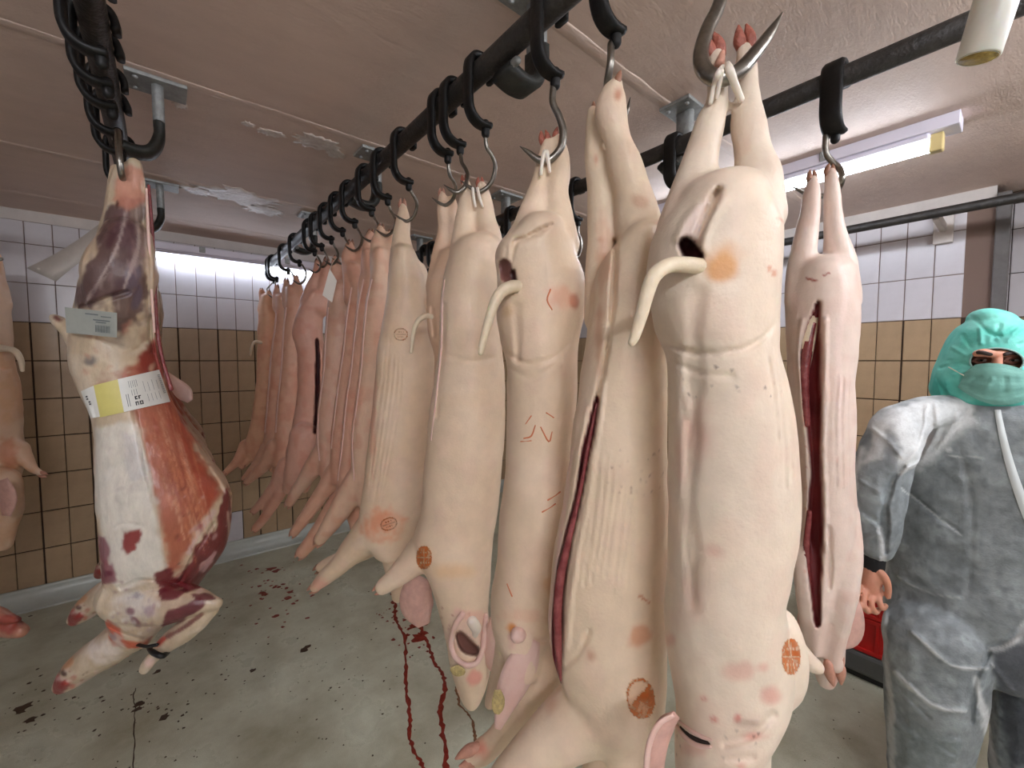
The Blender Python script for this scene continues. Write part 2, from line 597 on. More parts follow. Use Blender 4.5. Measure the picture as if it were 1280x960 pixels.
# board joints across the ceiling, with lime-white peeling patches
for i, Y in enumerate((0.95, 2.03, 3.13, 4.0)):
    m_ = MB(); R = []
    for X in np.linspace(XL, XR, 80):
        wv = 0.004 * math.sin(X * 5 + i) + random.uniform(-.003, .003)
        R.append(np.array([(X, Y - .02 + wv, CEIL + .002), (X, Y - .006 + wv, CEIL - .0012 - random.uniform(0, .0012)), (X, Y + .02 + wv, CEIL - .001), (X, Y + .07 + wv, CEIL + .002)]))
    m_.rings(R)
    m_.put('ceiling_joint', M['ceiling'], ceiling, True)
for (px, py, rx, ry) in ((395, 178, 26, 9), (300, 246, 48, 9), (225, 130, 9, 5), (330, 262, 25, 6), (245, 238, 20, 5), (310, 155, 8, 3), (420, 192, 12, 5), (340, 166, 18, 4)):
    m_ = MB()
    c = on_z(px, py, CEIL)
    ex = (on_z(px + rx, py + rx * .22, CEIL) - c); ey = on_z(px, py + ry, CEIL) - c
    ring = []
    for k in range(36):
        a = 2 * math.pi * k / 36
        s_ = 1 + random.uniform(-.35, .25)
        ring.append(c + (ex * math.cos(a) + ey * math.sin(a)) * s_)
    ring = np.array(ring)
    m_.rings([ring + Zv * .001, ring - Zv * .0025, c + (ring - c) * .8 - Zv * .004])
    m_.put('peeling_patch', M['peel'], ceiling, True)

# ------------------------------------------------------------------ rails and their brackets
RZ = EYE + 0.84
RX = (-0.905, -0.105, 0.74, 1.58)
PR = 0.03


def bracket(parent, X, Y, name='bracket'):
    g = MB(); g.box((X + .03, Y - .065, CEIL - .014), (X + .21, Y + .065, CEIL), 0.003)
    pl = g.put('ceiling_plate', M['galv'], parent, False)
    for dy in (-.04, .04):
        MB().ball((X + .06, Y + dy, CEIL - .016), (.009, .009, .007), 8, 5).put('bolt', M['galv'], pl, True)
    g = MB(); g.bar([(X + .122, Y, CEIL - .01), (X + .122, Y, CEIL - .08), (X + .122, Y, RZ + .05)], (0, 1, 0), 0.07, 0.036, 4)
    up = g.put('bracket_arm', M['galv'], parent, True)
    g = MB(); g.bar([(X + .122, Y, RZ + .052), (X + .120, Y, RZ - .0), (X + .095, Y, RZ - .055), (X + .05, Y, RZ - .068), (X - .006, Y, RZ - .055)], (0, 1, 0), 0.09, 0.034, 6)
    arm = g.put('bracket_foot', M['bracket'], parent, True)
    t = MB(); t.tube([(X + .0, Y - .046, RZ - .055), (X + .0, Y - .056, RZ - .055)], .011, 8, 2)
    t.put('bolt', M['galv'], arm, True)


def rail(label, X, y0, y1, brackets, rad=PR):
    t = thing('overhead_rail', label, 'rail', (X, y1, RZ))
    g = MB(); n = 16; R = []
    for Y in (y0, (y0 + y1) / 2, y1):
        R.append(np.array([(X + rad * math.cos(2 * math.pi * k / n), Y, RZ + rad * math.sin(2 * math.pi * k / n)) for k in range(n)]))
    g.rings(R); o = g.put('pipe', M['rail'], t, True)
    for Y in brackets:
        bracket(t, X, Y)
    return t


rail('black overhead pipe rail above the skinned red and white carcass', RX[1], -1.2, 4.17, (.93, 2.12, 3.28))
rail('long black overhead pipe rail above the row of pig carcasses, with the most hooks', RX[2], -1.2, 4.17, (.93, 2.12, 3.28))
rail('black overhead pipe rail above the open pig beside the worker', RX[3], -1.0, 4.17, (.93, 2.12, 3.28))
rail('black overhead pipe rail above the carcass cut by the left picture edge', RX[0], 1.5, 4.17, (3.55,))
tR4 = thing('overhead_rail', 'thin dark rail close to the right tiled wall, below the ceiling lamp', 'rail', (3.42, 2, RZ))
g = MB(); n = 14
g.rings([np.array([(3.42 + .026 * math.cos(2 * math.pi * k / n), Y, RZ + .026 * math.sin(2 * math.pi * k / n)) for k in range(n)]) for Y in (-1.5, 1, 4.2)])
g.put('pipe', M['rail'], tR4, True)
g = MB(); g.box((3.45, .33, RZ - .03), (3.80, .36, RZ + .02), .004).box((3.80, .30, RZ - .1), (3.838, .39, RZ + .1), .004)
g.put('wall_bracket', M['plaster'], tR4)
for Y in (2.6, 4.0):
    g = MB(); g.box((3.45, Y, RZ - .03), (3.80, Y + .03, RZ + .02), .004).box((3.80, Y - .03, RZ - .1), (3.838, Y + .06, RZ + .1), .004)
    g.put('wall_bracket', M['plaster'], tR4)


# ------------------------------------------------------------------ lamps
def lamp(label, X, Y, Z, axis, length, mat, up=CEIL, group=None):
    """fluorescent batten; axis 'x' or 'y'"""
    t = thing('fluorescent_lamp', label, 'lamp', (X, Y, Z), group)
    ax = np.array([1, 0, 0]) if axis == 'x' else np.array([0, 1, 0])
    sd = np.array([0, 1, 0]) if axis == 'x' else np.array([1, 0, 0])
    P = np.array([X, Y, Z], float)

    def bx(m_, a0, a1, s0, s1, z0, z1, ch=0.004):
        lo = P + ax * a0 + sd * s0 + Zv * z0; hi = P + ax * a1 + sd * s1 + Zv * z1
        m_.box(np.minimum(lo, hi), np.maximum(lo, hi), ch)
    m_ = MB(); bx(m_, -.07, length + .07, -.062, .062, .05, .104); m_.put('housing', M['lamp_body'], t)
    m_ = MB(); bx(m_, .02, length - .02, -.05, .05, .026, .052, .01); m_.put('reflector', M['lamp_body'], t)
    for a in (-.02, length - .025):
        m_ = MB(); bx(m_, a, a + .045, -.024, .024, -.025, .05, .006); m_.put('lamp_holder', M['lamp_cap'], t)
    for a in (.25 * length, .75 * length):
        m_ = MB(); bx(m_, a, a + .04, -.068, .068, .06, .105, .003); m_.put('mounting_clip', M['galv'], t)
    m_ = MB(); m_.tube([P + ax * .01, P + ax * (length - .01)], .019, 12, 4); m_.put('tube', mat, t, True)
    return t


lamp('lit fluorescent lamp on the ceiling at upper right, behind the open pig', 2.63, .27, CEIL - .105, 'y', 1.5, M['tube'])
lamp('lit fluorescent lamp high on the far wall above the white tiles', -.06, 4.354, EYE + .82, 'x', 1.25, M['tube_back'])
lamp('fluorescent lamp on the ceiling behind the viewpoint, nearer the right wall', 1.3, -1.0, CEIL - .105, 'x', 1.4, M['tube_rear'])
lamp('fluorescent lamp on the ceiling behind the viewpoint, nearer the left wall', -1.4, -1.6, CEIL - .105, 'x', 1.4, M['tube_rear_left'])

# the white tube that hangs down at the upper right
t = thing('hanging_tube', 'white plastic tube with yellow stained open end hanging down at upper right', 'tube', at(1262, -20, .9))
a0, a1 = at(1222, 74, .9), at(1275, -95, .86)
dv = (a1 - a0); L_ = np.linalg.norm(dv); dv /= L_
g = MB()
sA = np.cross(dv, Rv); sA /= np.linalg.norm(sA); sB = np.cross(dv, sA)
rg = lambda c, r: np.array([c + r * (sA * math.cos(2 * math.pi * k / 20) + sB * math.sin(2 * math.pi * k / 20)) for k in range(20)])
top_l = (CEIL + .0 - a0[2]) / dv[2]
g.rings([rg(a0 + dv * .006, .027), rg(a0, .030), rg(a0 + dv * .004, .034), rg(a0 + dv * .1, .035), rg(a0 + dv * top_l, .036)], caps=False)
g.put('sleeve', M['tube_plastic'], t, True)
g = MB(); g.rings([rg(a0 + dv * .001, .0315), rg(a0 + dv * .009, .030)]); g.put('stained_end', M['tube_stain'], t, True)


# ================================================================== CARCASSES
class Carcass:
    """one continuous body: lofts and limbs grown together, then carved and coloured"""

    def __init__(s, voxel, smooth=18):
        s.mb = MB(); s.voxel = voxel; s.smooth = smooth
        s.cuts, s.paints = [], []

    def loft(s, rows, u, b, k=28, steps=5, du=0.0):
        """rows (y, left x, right x[, depth radius]) of the silhouette at distance u"""
        K = catmull([list(r) if len(r) > 3 else list(r) + [b] for r in rows], steps)
        R = []
        for i, (y, xa, xb, bb) in enumerate(K):
            a1 = math.atan2(ray(xa, y).dot(Rv), ray(xa, y).dot(Fv)); a2 = math.atan2(ray(xb, y).dot(Rv), ray(xb, y).dot(Fv))
            am, de = (a1 + a2) / 2, (a2 - a1) / 2
            uu = u + du * i / (len(K) - 1)
            D = uu / math.cos(am)
            bb = min(bb, D * .5)
            a = math.tan(de) * math.sqrt(max(D * D - bb * bb, 1e-6))
            hd = Fv * math.cos(am) + Rv * math.sin(am)
            sd = Rv * math.cos(am) - Fv * math.sin(am)
            xm = 640 + FPX * math.tan(am) * (1 / math.cos(PITCH)) * 1.0
            d = ray((xa + xb) / 2, y)
            sl = d[2] / math.hypot(d[0], d[1])
            Cc = O + hd * D + Zv * (sl * D)
            f0 = 1.0
            R.append(np.array([Cc + sd * a * math.cos(t) + hd * bb * math.sin(t) for t in np.linspace(0, 2 * math.pi, k, endpoint=False)]))
        # rounded ends
        for e, nx in ((0, 1), (-1, -2)):
            c = R[e].mean(0); v = R[e].mean(0) - R[nx].mean(0); v /= np.linalg.norm(v) + 1e-9
            rad = (0.75 if e == 0 else 0.4) * np.linalg.norm(R[e][0] - c)
            cap = [c + (R[e] - c) * math.cos(t) + v * rad * math.sin(t) for t in (.3, .6, .9, 1.2, 1.45)]
            R = (cap[::-1] + R) if e == 0 else (R + cap)
        s.mb.rings(R)
        return s

    def limb(s, pts, u, k=14, steps=6):
        """pts (x, y, radius in px[, distance]) along a limb"""
        P, r = [], []
        for p in pts:
            uu = p[3] if len(p) > 3 else u
            P.append(at(p[0], p[1], uu))
            ca = 1 / math.hypot(1, (p[0] - 640) / FPX)
            r.append(p[2] * uu / FPX * (0.35 + 0.65 * ca) * 1.05 + .0012)
        s.mb.tube(P, r, k, steps)
        return s

    def cut(s, pts, depth, col=None, soft=0.5, back=False):
        """groove along pts (x, y, half width px); a negative depth gives a ridge"""
        s.cuts.append((np.array(pts, float), depth, col, soft)); return s

    def blob(s, x, y, rx, ry, col, k=1.0, rot=0.0, soft=0.6, rag=0.35):
        s.paints.append(('b', (x, y, rx, ry, math.radians(rot)), col, k, soft, rag)); return s

    def line(s, pts, col, k=1.0, soft=0.7, rag=0.3):
        s.paints.append(('l', np.array(pts, float), col, k, soft, rag)); return s

    def poly(s, pts, col, k=1.0, soft=4.0, rag=3.0):
        s.paints.append(('p', np.array(pts, float), col, k, soft, rag)); return s

    @staticmethod
    def seg(px, py, pts):
        """smallest distance / half width to a polyline with widths"""
        K = catmull(pts, 6) if len(pts) > 2 else pts
        best = np.full(px.shape, 1e9)
        for a, b in zip(K[:-1], K[1:]):
            dx, dy = b[0] - a[0], b[1] - a[1]
            t = np.clip(((px - a[0]) * dx + (py - a[1]) * dy) / (dx * dx + dy * dy + 1e-9), 0, 1)
            d = np.hypot(px - a[0] - t * dx, py - a[1] - t * dy) / (a[2] + t * (b[2] - a[2]))
            best = np.minimum(best, d)
        return best

    def finish(s, name, parent, mat, base, mott=None, lump=0.0):
        me = s.mb.mesh('tmp')
        o = bpy.data.objects.new('tmp', me); C.objects.link(o)
        md = o.modifiers.new('r', 'REMESH'); md.mode = 'VOXEL'; md.voxel_size = s.voxel; md.use_smooth_shade = True
        ms = o.modifiers.new('s', 'SMOOTH'); ms.factor = 0.5; ms.iterations = s.smooth
        dg = bpy.context.evaluated_depsgraph_get(); dg.update()
        m2 = bpy.data.meshes.new_from_object(o.evaluated_get(dg))
        bpy.data.objects.remove(o); bpy.data.meshes.remove(me)
        n = len(m2.vertices)
        P = np.empty(n * 3); m2.vertices.foreach_get('co', P); P = P.reshape(-1, 3)
        Nn = np.empty(n * 3, np.float32); m2.vertices.foreach_get('normal', Nn); Nn = Nn.reshape(-1, 3).astype(float)
        px, py = pix(P)
        V = P - O; V /= np.linalg.norm(V, axis=1)[:, None]
        face = smooth((0.25 - (Nn * V).sum(1)) / 0.3)         # carve and colour the side the mark lies on
        col = np.tile(lin(base), (n, 1))
        n1, n2, n3 = vnoise(P * 9), vnoise(P * 27 + 7), vnoise(P * 70 + 3)
        if mott:
            for c_, amt, which in mott:
                q = (smooth((which - .45) * 3) if not np.isscalar(which) else smooth(((n1, n2, n3)[which] - .45) * 3)) * amt
                col += (lin(c_) - col) * q[:, None]
        if lump:
            P += Nn * ((n1 - .5) * lump * 1.5 + (n2 - .5) * lump * .6)[:, None]
        for kind, g, c_, k_, soft, rag in s.paints:
            wob = (n2 - .5) + .6 * (n3 - .5)
            if kind == 'b':
                x0, y0, rx, ry, ro = g
                dx, dy = px - x0, py - y0
                a_ = (dx * math.cos(ro) + dy * math.sin(ro)) / rx; b_ = (-dx * math.sin(ro) + dy * math.cos(ro)) / ry
                d = np.hypot(a_, b_) + wob * rag * 2
                q = smooth((1 - d) / soft + .5 * 0)
            elif kind == 'l':
                d = s.seg(px, py, g) + wob * rag * 2
                q = smooth((1 - d) / soft)
            else:
                inside = np.zeros(n, bool); dist = np.full(n, 1e9)
                for a, b in zip(g, np.roll(g, -1, 0)):
                    cr = ((a[1] > py) != (b[1] > py)) & (px < (b[0] - a[0]) * (py - a[1]) / (b[1] - a[1] + 1e-9) + a[0])
                    inside ^= cr
                    dx, dy = b[0] - a[0], b[1] - a[1]
                    t = np.clip(((px - a[0]) * dx + (py - a[1]) * dy) / (dx * dx + dy * dy + 1e-9), 0, 1)
                    dist = np.minimum(dist, np.hypot(px - a[0] - t * dx, py - a[1] - t * dy))
                sd = np.where(inside, dist, -dist) + (wob + (n1 - .5) * .8) * rag * 2.6
                q = smooth(sd / soft + .5)
            q = q * k_ * face
            col += (lin(c_) - col) * q[:, None]
        for g, depth, c_, soft in s.cuts:
            wv = vnoise(P * 22 + 11) - .5
            d = s.seg(px, py, g) + (wv * .25 if c_ is not None else wv * .9)
            q = smooth((1 - d) / soft) * face * (1 if c_ is not None else .55 + .9 * vnoise(P * 13 + 5))
            P += V * (depth * q)[:, None]
            if c_ is not None:
                q2 = smooth((1.02 - d) / .3) * face
                cc = lin(c_) * (.7 + .6 * n2[:, None])
                col += (cc - col) * q2[:, None]
        m2.vertices.foreach_set('co', P.astype(np.float32).ravel())
        at_ = m2.attributes.new('Col', 'FLOAT_COLOR', 'POINT')
        at_.data.foreach_set('color', np.hstack([np.clip(col, 0, 1), np.ones((n, 1))]).astype(np.float32).ravel())
        m2.update(); m2.materials.clear()
        m2.name = name
        s.bvh = BVHTree.FromPolygons([tuple(p) for p in P], [tuple(p.vertices) for p in m2.polygons])
        s.ob = put(name, m2, mat, parent, True)
        return s.ob

    def hit(s, x, y):
        d = Vector(ray(x, y)).normalized()
        r = s.bvh.ray_cast(Vector(O), d)
        return (np.array(r[0]), np.array(r[1])) if r[0] is not None else (None, None)

    def sheet(s, name, fn, nu, nv, mat, parent, off=0.0012, thick=0.0, ink=None):
        """thin sheet that lies on the body; fn(a, b) with a, b in -1..1 gives the pixel it is seen at"""
        V, F, I = [], [], []
        idx = {}
        for j in range(nv + 1):
            for i in range(nu + 1):
                a, b = 2 * i / nu - 1, 2 * j / nv - 1
                x, y = fn(a, b)
                p, nn = s.hit(x, y)
                if p is None: continue
                d = ray(x, y); d /= np.linalg.norm(d)
                idx[i, j] = len(V); V.append(p - d * (off(a, b) if callable(off) else off)); I.append(ink(a, b) if ink else 1.0)
        for j in range(nv):
            for i in range(nu):
                q = [(i, j), (i + 1, j), (i + 1, j + 1), (i, j + 1)]
                if all(c in idx for c in q): F.append(tuple(idx[c] for c in q))
        if not F: return None
        me = bpy.data.meshes.new(name); me.from_pydata([tuple(v) for v in V], [], F[:])
        at_ = me.attributes.new('Ink', 'FLOAT', 'POINT'); at_.data.foreach_set('value', np.array(I, np.float32))
        me.update()
        return put(name, me, mat, parent, True)

    def stamp(s, x, y, rx, ry, parent, rot=0, kind=0, k=1.0):
        ro = math.radians(rot)

        def fn(a, b):
            return x + a * rx * math.cos(ro) - b * ry * math.sin(ro), y + a * rx * math.sin(ro) + b * ry * math.cos(ro)

        def ink(a, b):
            r = math.hypot(a, b)
            if r > 1: return 0.0
            v = 0.0
            if r > .84: v = .9
            elif kind == 0:      # faint ring with bars of lettering
                if abs(b) < .12 and r < .75: v = .5
                elif abs(b - .4) < .13 and abs(a) < .45 and (int((a + 1) * 9) % 2): v = .8
                elif abs(b + .4) < .13 and abs(a) < .45 and (int((a + 1) * 7) % 2): v = .8
                else: v = .12
            elif kind == 1:      # dark solid print with pale strokes
                v = .95
                if abs(b) < .07 or abs(a) < .07: v = .4
                if abs(abs(b) - .45) < .08 and (int((a + 1) * 6) % 2): v = .45
            else:                # half smeared
                v = .95 if (b + .6 * a) > -.2 else .2
            return v * k
        return s.sheet('inspection_stamp', fn, 22, 26, M['stamp'], parent, off=0.0015, ink=ink)


def leaf(name, pts, u, mat, parent, thick=.004, cup=.25, k=12):
    """a thin ear or flap along pts (x, y, half width px), gently cupped"""
    K = catmull(pts, 5)
    m_ = MB(); R = []
    T = np.gradient(K[:, :2], axis=0)
    for (x, y, hw), (tx, ty) in zip(K, T):
        l = math.hypot(tx, ty) + 1e-9
        nx, ny = -ty / l, tx / l
        hw = max(hw, .4)
        top, bot = [], []
        for t in np.linspace(-1, 1, k // 2 + 1):
            d = at(x + nx * hw * t, y + ny * hw * t, u + cup * hw * (t * t - .5) * u / FPX)
            vd = (d - O) / np.linalg.norm(d - O)
            th = thick * (1 - .75 * abs(t) ** 3)
            top.append(d - vd * th / 2); bot.append(d + vd * th / 2)
        R.append(np.array(top + bot[::-1]))
    m_.rings(R)
    return put(name, m_.mesh(name), mat, parent, True)


def limb_part(name, pts, u, mat, parent, k=10, steps=5):
    m_ = MB(); P, r = [], []
    for p in pts:
        uu = p[3] if len(p) > 3 else u
        P.append(at(p[0], p[1], uu)); r.append(p[2] * uu / FPX)
    m_.tube(P, r, k, steps)
    return put(name, m_.mesh(name), mat, parent, True)


def tail_part(car, pts, lift, mat, parent):
    """tail that grows out of the surface under its first point; pts (x, y, radius px)"""
    p, n_ = car.hit(pts[0][0], pts[0][1])
    u0 = float((p - O) @ Fv)
    q = []
    for i, (x, y, r_) in enumerate(pts):
        q.append((x, y, r_, u0 + .012 - (lift + .012) * min(1.0, i / 3.0)))
    return limb_part('tail', q, u0, M[mat], parent, 14, 8)


def toes(x, y, dx, dy, size, u, parent, mat='hoof', n=2):
    """the toe stubs at the end of a trotter"""
    l = math.hypot(dx, dy); dx, dy = dx / l, dy / l
    for s_ in ((-1, 1) if n == 2 else (0,)):
        ox, oy = -dy * s_ * size * .55, dx * s_ * size * .55
        limb_part('toe', [(x + ox * .8 - dx * size * .8, y + oy * .8 - dy * size * .8, size * .5), (x + ox, y + oy, size * .58), (x + ox * .9 + dx * size * .9, y + oy * .9 + dy * size * .9, size * .38), (x + ox * .75 + dx * size * 1.5, y + oy * .75 + dy * size * 1.5, size * .14)], u, M[mat], parent, 9, 4)


SKIN = (228, 211, 190)
PINK = (226, 170, 158)
RED = (186, 84, 66)
ORANGE = (214, 150, 84)
MOTT = [((236, 214, 190), .5, 0), ((226, 194, 174), .3, 1)]


def pig(label, x, y, u, group='pig carcasses on the rails'):
    return thing('pig_carcass', label, 'carcass', at(x, y, u), group)


# ---- the nearest pig, hung by both hind legs, its back towards us
u = .71
t6 = pig('largest nearest pig carcass, back to us, tail curling left, orange smear at rump', 905, 90, u)
c = Carcass(.0048)
c.limb([(895, 72, 10), (897, 100, 12), (896, 128, 13), (887, 155, 18), (877, 195, 21), (868, 235, 28), (858, 285, 36)], u)
c.limb([(930, 62, 10), (933, 85, 13), (934, 112, 14), (935, 150, 20), (941, 190, 22), (944, 220, 30), (938, 270, 42)], u)
c.loft([(262, 838, 966), (280, 822, 978), (300, 813, 981), (350, 808, 979), (400, 815, 974), (430, 826, 974), (450, 833, 978), (500, 834, 990), (550, 834, 998), (600, 833, 1003), (650, 835, 1002), (700, 833, 994), (740, 829, 988), (780, 829, 990), (820, 833, 996), (850, 838, 996), (880, 843, 985), (900, 845, 972), (940, 842, 968), (980, 845, 960), (1010, 860, 940)], u, .105)
c.limb([(975, 780, 24), (984, 815, 26), (982, 850, 26), (970, 872, 24)], u)
c.limb([(990, 800, 16, u + .03), (1004, 822, 14, u + .05), (1022, 834, 9, u + .06)], u)
c.cut([(872, 370, 18), (868, 420, 14), (868, 480, 14), (866, 540, 13), (862, 600, 13), (864, 680, 15), (866, 760, 12)], .006, soft=1)
c.cut([(846, 455, 10), (848, 540, 10), (850, 620, 8)], -.004, soft=1)
c.cut([(832, 430, 6), (862, 440, 5), (900, 441, 5), (935, 434, 6), (960, 415, 5), (976, 385, 5)], .009, soft=.9)
c.cut([(840, 452, 5), (872, 466, 4), (915, 470, 4)], .004, soft=.9)
for i, (xa, xb, ya, yb) in enumerate(((958, 975, 440, 560), (966, 986, 430, 620), (974, 992, 440, 600))):
    c.cut([(xa, ya, 3.5), (xa + (xb - xa) * .6, (ya + yb) / 2, 4), (xb, yb, 2)], .0045, soft=.95)
c.cut([(898, 238, 5), (886, 262, 7), (876, 285, 8), (868, 305, 9)], .034, soft=.95)
c.cut([(905, 250, 9), (892, 272, 9), (882, 295, 8), (880, 312, 6)], -.007, soft=1)
c.cut([(872, 258, 8), (858, 275, 9), (847, 298, 8)], -.008, soft=1)
c.cut([(858, 305, 10), (864, 315, 13), (872, 321, 9)], .055, (74, 26, 28), .5)
c.cut([(848, 906, 5), (862, 919, 6), (876, 926, 6), (886, 929, 4)], .010, soft=.9)
c.cut([(846, 905, 6), (862, 918, 5), (885, 934, 4)], -.005)
c.cut([(905, 930, 6), (940, 918, 8), (968, 895, 8)], .010, soft=.9)
c.cut([(872, 955, 5), (905, 948, 6), (940, 945, 5)], .006, soft=.9)
c.poly([(884, 250), (866, 262), (852, 290), (846, 312), (858, 316), (870, 300), (880, 275)], (238, 216, 206), .8, 6, 2)
c.blob(853, 306, 8, 9, (128, 92, 96), .8, 0, .6)
c.blob(898, 332, 24, 26, ORANGE, .85, 20, .8)
c.blob(904, 318, 30, 22, (222, 164, 100), .45, 0, .9)
for a in ((973, 276, 9, 3, 20), (966, 342, 5, 6, 0), (960, 336, 4, 5, 0)): c.blob(a[0], a[1], a[2], a[3], (206, 118, 72), .6, a[4])
for a in ((872, 545, 22, 50, .28), (852, 570, 16, 60, .2), (868, 745, 24, 40, .2), (895, 690, 18, 16, .3), (840, 800, 10, 12, .4), (925, 840, 30, 18, .35), (955, 835, 12, 10, .4), (880, 873, 8, 6, .8), (893, 898, 10, 8, .8), (922, 898, 7, 9, .8), (940, 920, 30, 10, .55), (965, 870, 16, 14, .5), (868, 935, 26, 14, .35), (925, 955, 14, 8, .6)):
    c.blob(a[0], a[1], a[2], a[3], (206, 112, 100), a[4], 0, .9)
for i in range(46):
    c.blob(rng.uniform(845, 970), rng.uniform(912, 950) if i < 22 else rng.uniform(455, 500), 1.6, 2.0, (80, 52, 46), .65, 0, .8, .1)
c.blob(882, 928, 7, 4, (40, 26, 28), .9, 20)
c.blob(866, 926, 12, 4, (214, 186, 176), .6, 35)
c.blob(940, 905, 26, 8, (140, 100, 80), .4)
c.finish('body', t6, M['skin'], SKIN, MOTT, .006)
tail_part(c, [(880, 334, 10), (858, 331, 10), (836, 332, 9.5), (819, 343, 9.5), (810, 363, 9), (802, 393, 8), (794, 419, 6.5), (790, 428, 5)], .03, 'tail', t6)
def on_body(car, pts, lift):
    q = []
    for x, y, r_ in pts:
        p, n_ = car.hit(x, y)
        q.append((x, y, r_, float((p - O) @ Fv) - lift))
    return q


limb_part('eye', on_body(c, [(851, 909, 1.5), (862, 919, 2.6), (875, 926, 3.2), (887, 929, 1.5)], .0005), u, M['brow'], t6, 8, 5)
limb_part('eyelid', on_body(c, [(846, 908, 2.5), (856, 921, 3.4), (870, 931, 3.4), (888, 934, 2)], .002), u, M['ear_pale'], t6, 9, 5)
limb_part('eyelid', on_body(c, [(850, 902, 2), (864, 913, 2.8), (878, 921, 2.8), (889, 925, 1.6)], .001), u, M['ear_pale'], t6, 9, 5)
c.stamp(989, 821, 12, 23, t6, 0, 1)
leaf('ear', [(846, 893, 6), (833, 905, 12), (823, 928, 13), (818, 955, 13), (818, 990, 11)], u - .06, M['ear'], t6)
leaf('ear_rim', [(842, 894, 3), (826, 903, 4), (815, 920, 4), (809, 945, 4), (808, 985, 4)], u - .075, M['ear_pale'], t6, .006)
toes(893, 60, -2, -6, 12, u, t6, 'hoof_red'); toes(931, 50, -1, -6, 12, u, t6, 'hoof_red')
limb_part('dewclaw', [(900, 78, 6), (903, 66, 3)], u - .02, M['hoof'], t6)
limb_part('tendon', [(888, 128, 3), (893, 105, 3.4, u - .03), (898, 92, 4, u - .045), (903, 84, 3, u - .03)], u - .02, M['tendon'], t6)
limb_part('tendon', [(896, 122, 2.5), (899, 105, 3, u - .035), (901, 90, 4, u - .045)], u - .025, M['tendon'], t6)
limb_part('tendon', [(926, 124, 4, u - .02), (918, 104, 4.5, u - .035), (912, 88, 5, u - .045), (910, 80, 3, u - .03)], u - .02, M['tendon'], t6)

# ---- flank view with the long slit
u = .90
t5 = pig('split pig carcass showing flank, long red slit left, orange stamp on shoulder', 770, 120, u)
c = Carcass(.0052)
c.limb([(770, 106, 8), (766, 118, 14), (764, 145, 18), (772, 175, 15), (781, 205, 20), (791, 240, 22), (797, 270, 26), (803, 310, 30)], u)
c.limb([(741, 140, 7, u + .05), (742, 165, 10, u + .05), (745, 200, 13, u + .05), (751, 240, 16, u + .05), (752, 290, 17, u + .05), (750, 340, 17, u + .05), (745, 400, 15, u + .04)], u)
c.loft([(300, 776, 832), (340, 745, 838), (400, 735, 838), (460, 727, 836), (500, 723, 836), (540, 714, 836), (600, 709, 836), (660, 700, 836), (700, 691, 836), (740, 686, 836), (780, 685, 836), (820, 690, 836), (860, 702, 834), (890, 722, 830), (920, 745, 822), (942, 765, 805)], u, .10)
c.limb([(775, 880, 56), (735, 893, 44), (700, 915, 36), (668, 945, 31), (636, 975, 25), (610, 1000, 19)], u)
c.limb([(770, 935, 36, u + .02), (755, 975, 30, u + .02), (745, 1010, 20, u + .02)], u)
c.cut([(769, 300, 5), (767, 360, 4), (761, 420, 4), (752, 470, 5), (746, 500, 5)], .022, soft=.9)
c.cut([(747, 498, 3), (741, 530, 6), (732, 570, 6), (722, 620, 5), (711, 670, 6), (701, 720, 8), (697, 760, 8), (697, 810, 7), (700, 852, 3)], .035, (122, 46, 50), .6)
c.cut([(735, 510, 3), (722, 570, 4), (713, 620, 4), (700, 680, 4), (690, 730, 4), (687, 790, 4), (692, 845, 3)], -.006)
c.cut([(756, 480, 3), (750, 530, 3), (741, 580, 4), (731, 640, 4), (720, 700, 4), (712, 760, 4), (709, 810, 3)], -.006)
for i in range(7):
    x0 = 742 + i * 9
    e_ = rng.uniform(-14, 14)
    c.cut([(x0 + 7, 566 + 6 * i + e_, 1.2), (x0 + 3, 612, 3.2), (x0 - 4 + rng.uniform(-2, 2), 670, 3.4), (x0 - 13, 735 + e_, 1)], .0032 - .0003 * i, soft=1)
c.cut([(710, 830, 6), (724, 815, 6), (736, 790, 5)], .008, soft=.95)
c.blob(800, 795, 20, 16, (206, 130, 88), .6, -20)
c.line([(716, 560, 3), (700, 680, 4), (688, 760, 4), (694, 845, 3)], (238, 204, 190), .8)
for a in ((772, 120, 8, 12, .7), (750, 300, 10, 8, .5), (745, 200, 4, 10, .6), (748, 420, 8, 70, .45), (738, 820, 10, 20, .5), (690, 880, 14, 22, .35), (800, 250, 14, 10, .4)):
    c.blob(a[0], a[1], a[2], a[3], (176, 100, 66), a[4], 0, .9)
c.blob(755, 330, 14, 80, (206, 150, 116), .5)
c.line([(800, 745, 2.5), (812, 754, 2)], (186, 100, 60), .7)
for i in range(40): c.blob(rng.uniform(760, 830), rng.uniform(560, 620), 1.5, 1.8, (130, 90, 80), .5, 0, .8, .1)
c.finish('body', t5, M['skin'], (226, 204, 176), MOTT, .005)
c.stamp(801, 873, 18, 26, t5, -8, 2)
toes(772, 100, 2, -6, 8, u - .01, t5, 'hoof_dark', 1); toes(742, 138, 0, -6, 7, u + .05, t5, 'hoof_dark', 1)
g = limb_part('meat_edge', [(746, 505, 1.5), (735, 560, 2.5), (724, 620, 2.5), (712, 670, 4), (700, 725, 6), (697, 765, 6), (698, 815, 5), (701, 850, 1.5)], u - .055, M['flesh'], t5, 8, 5)

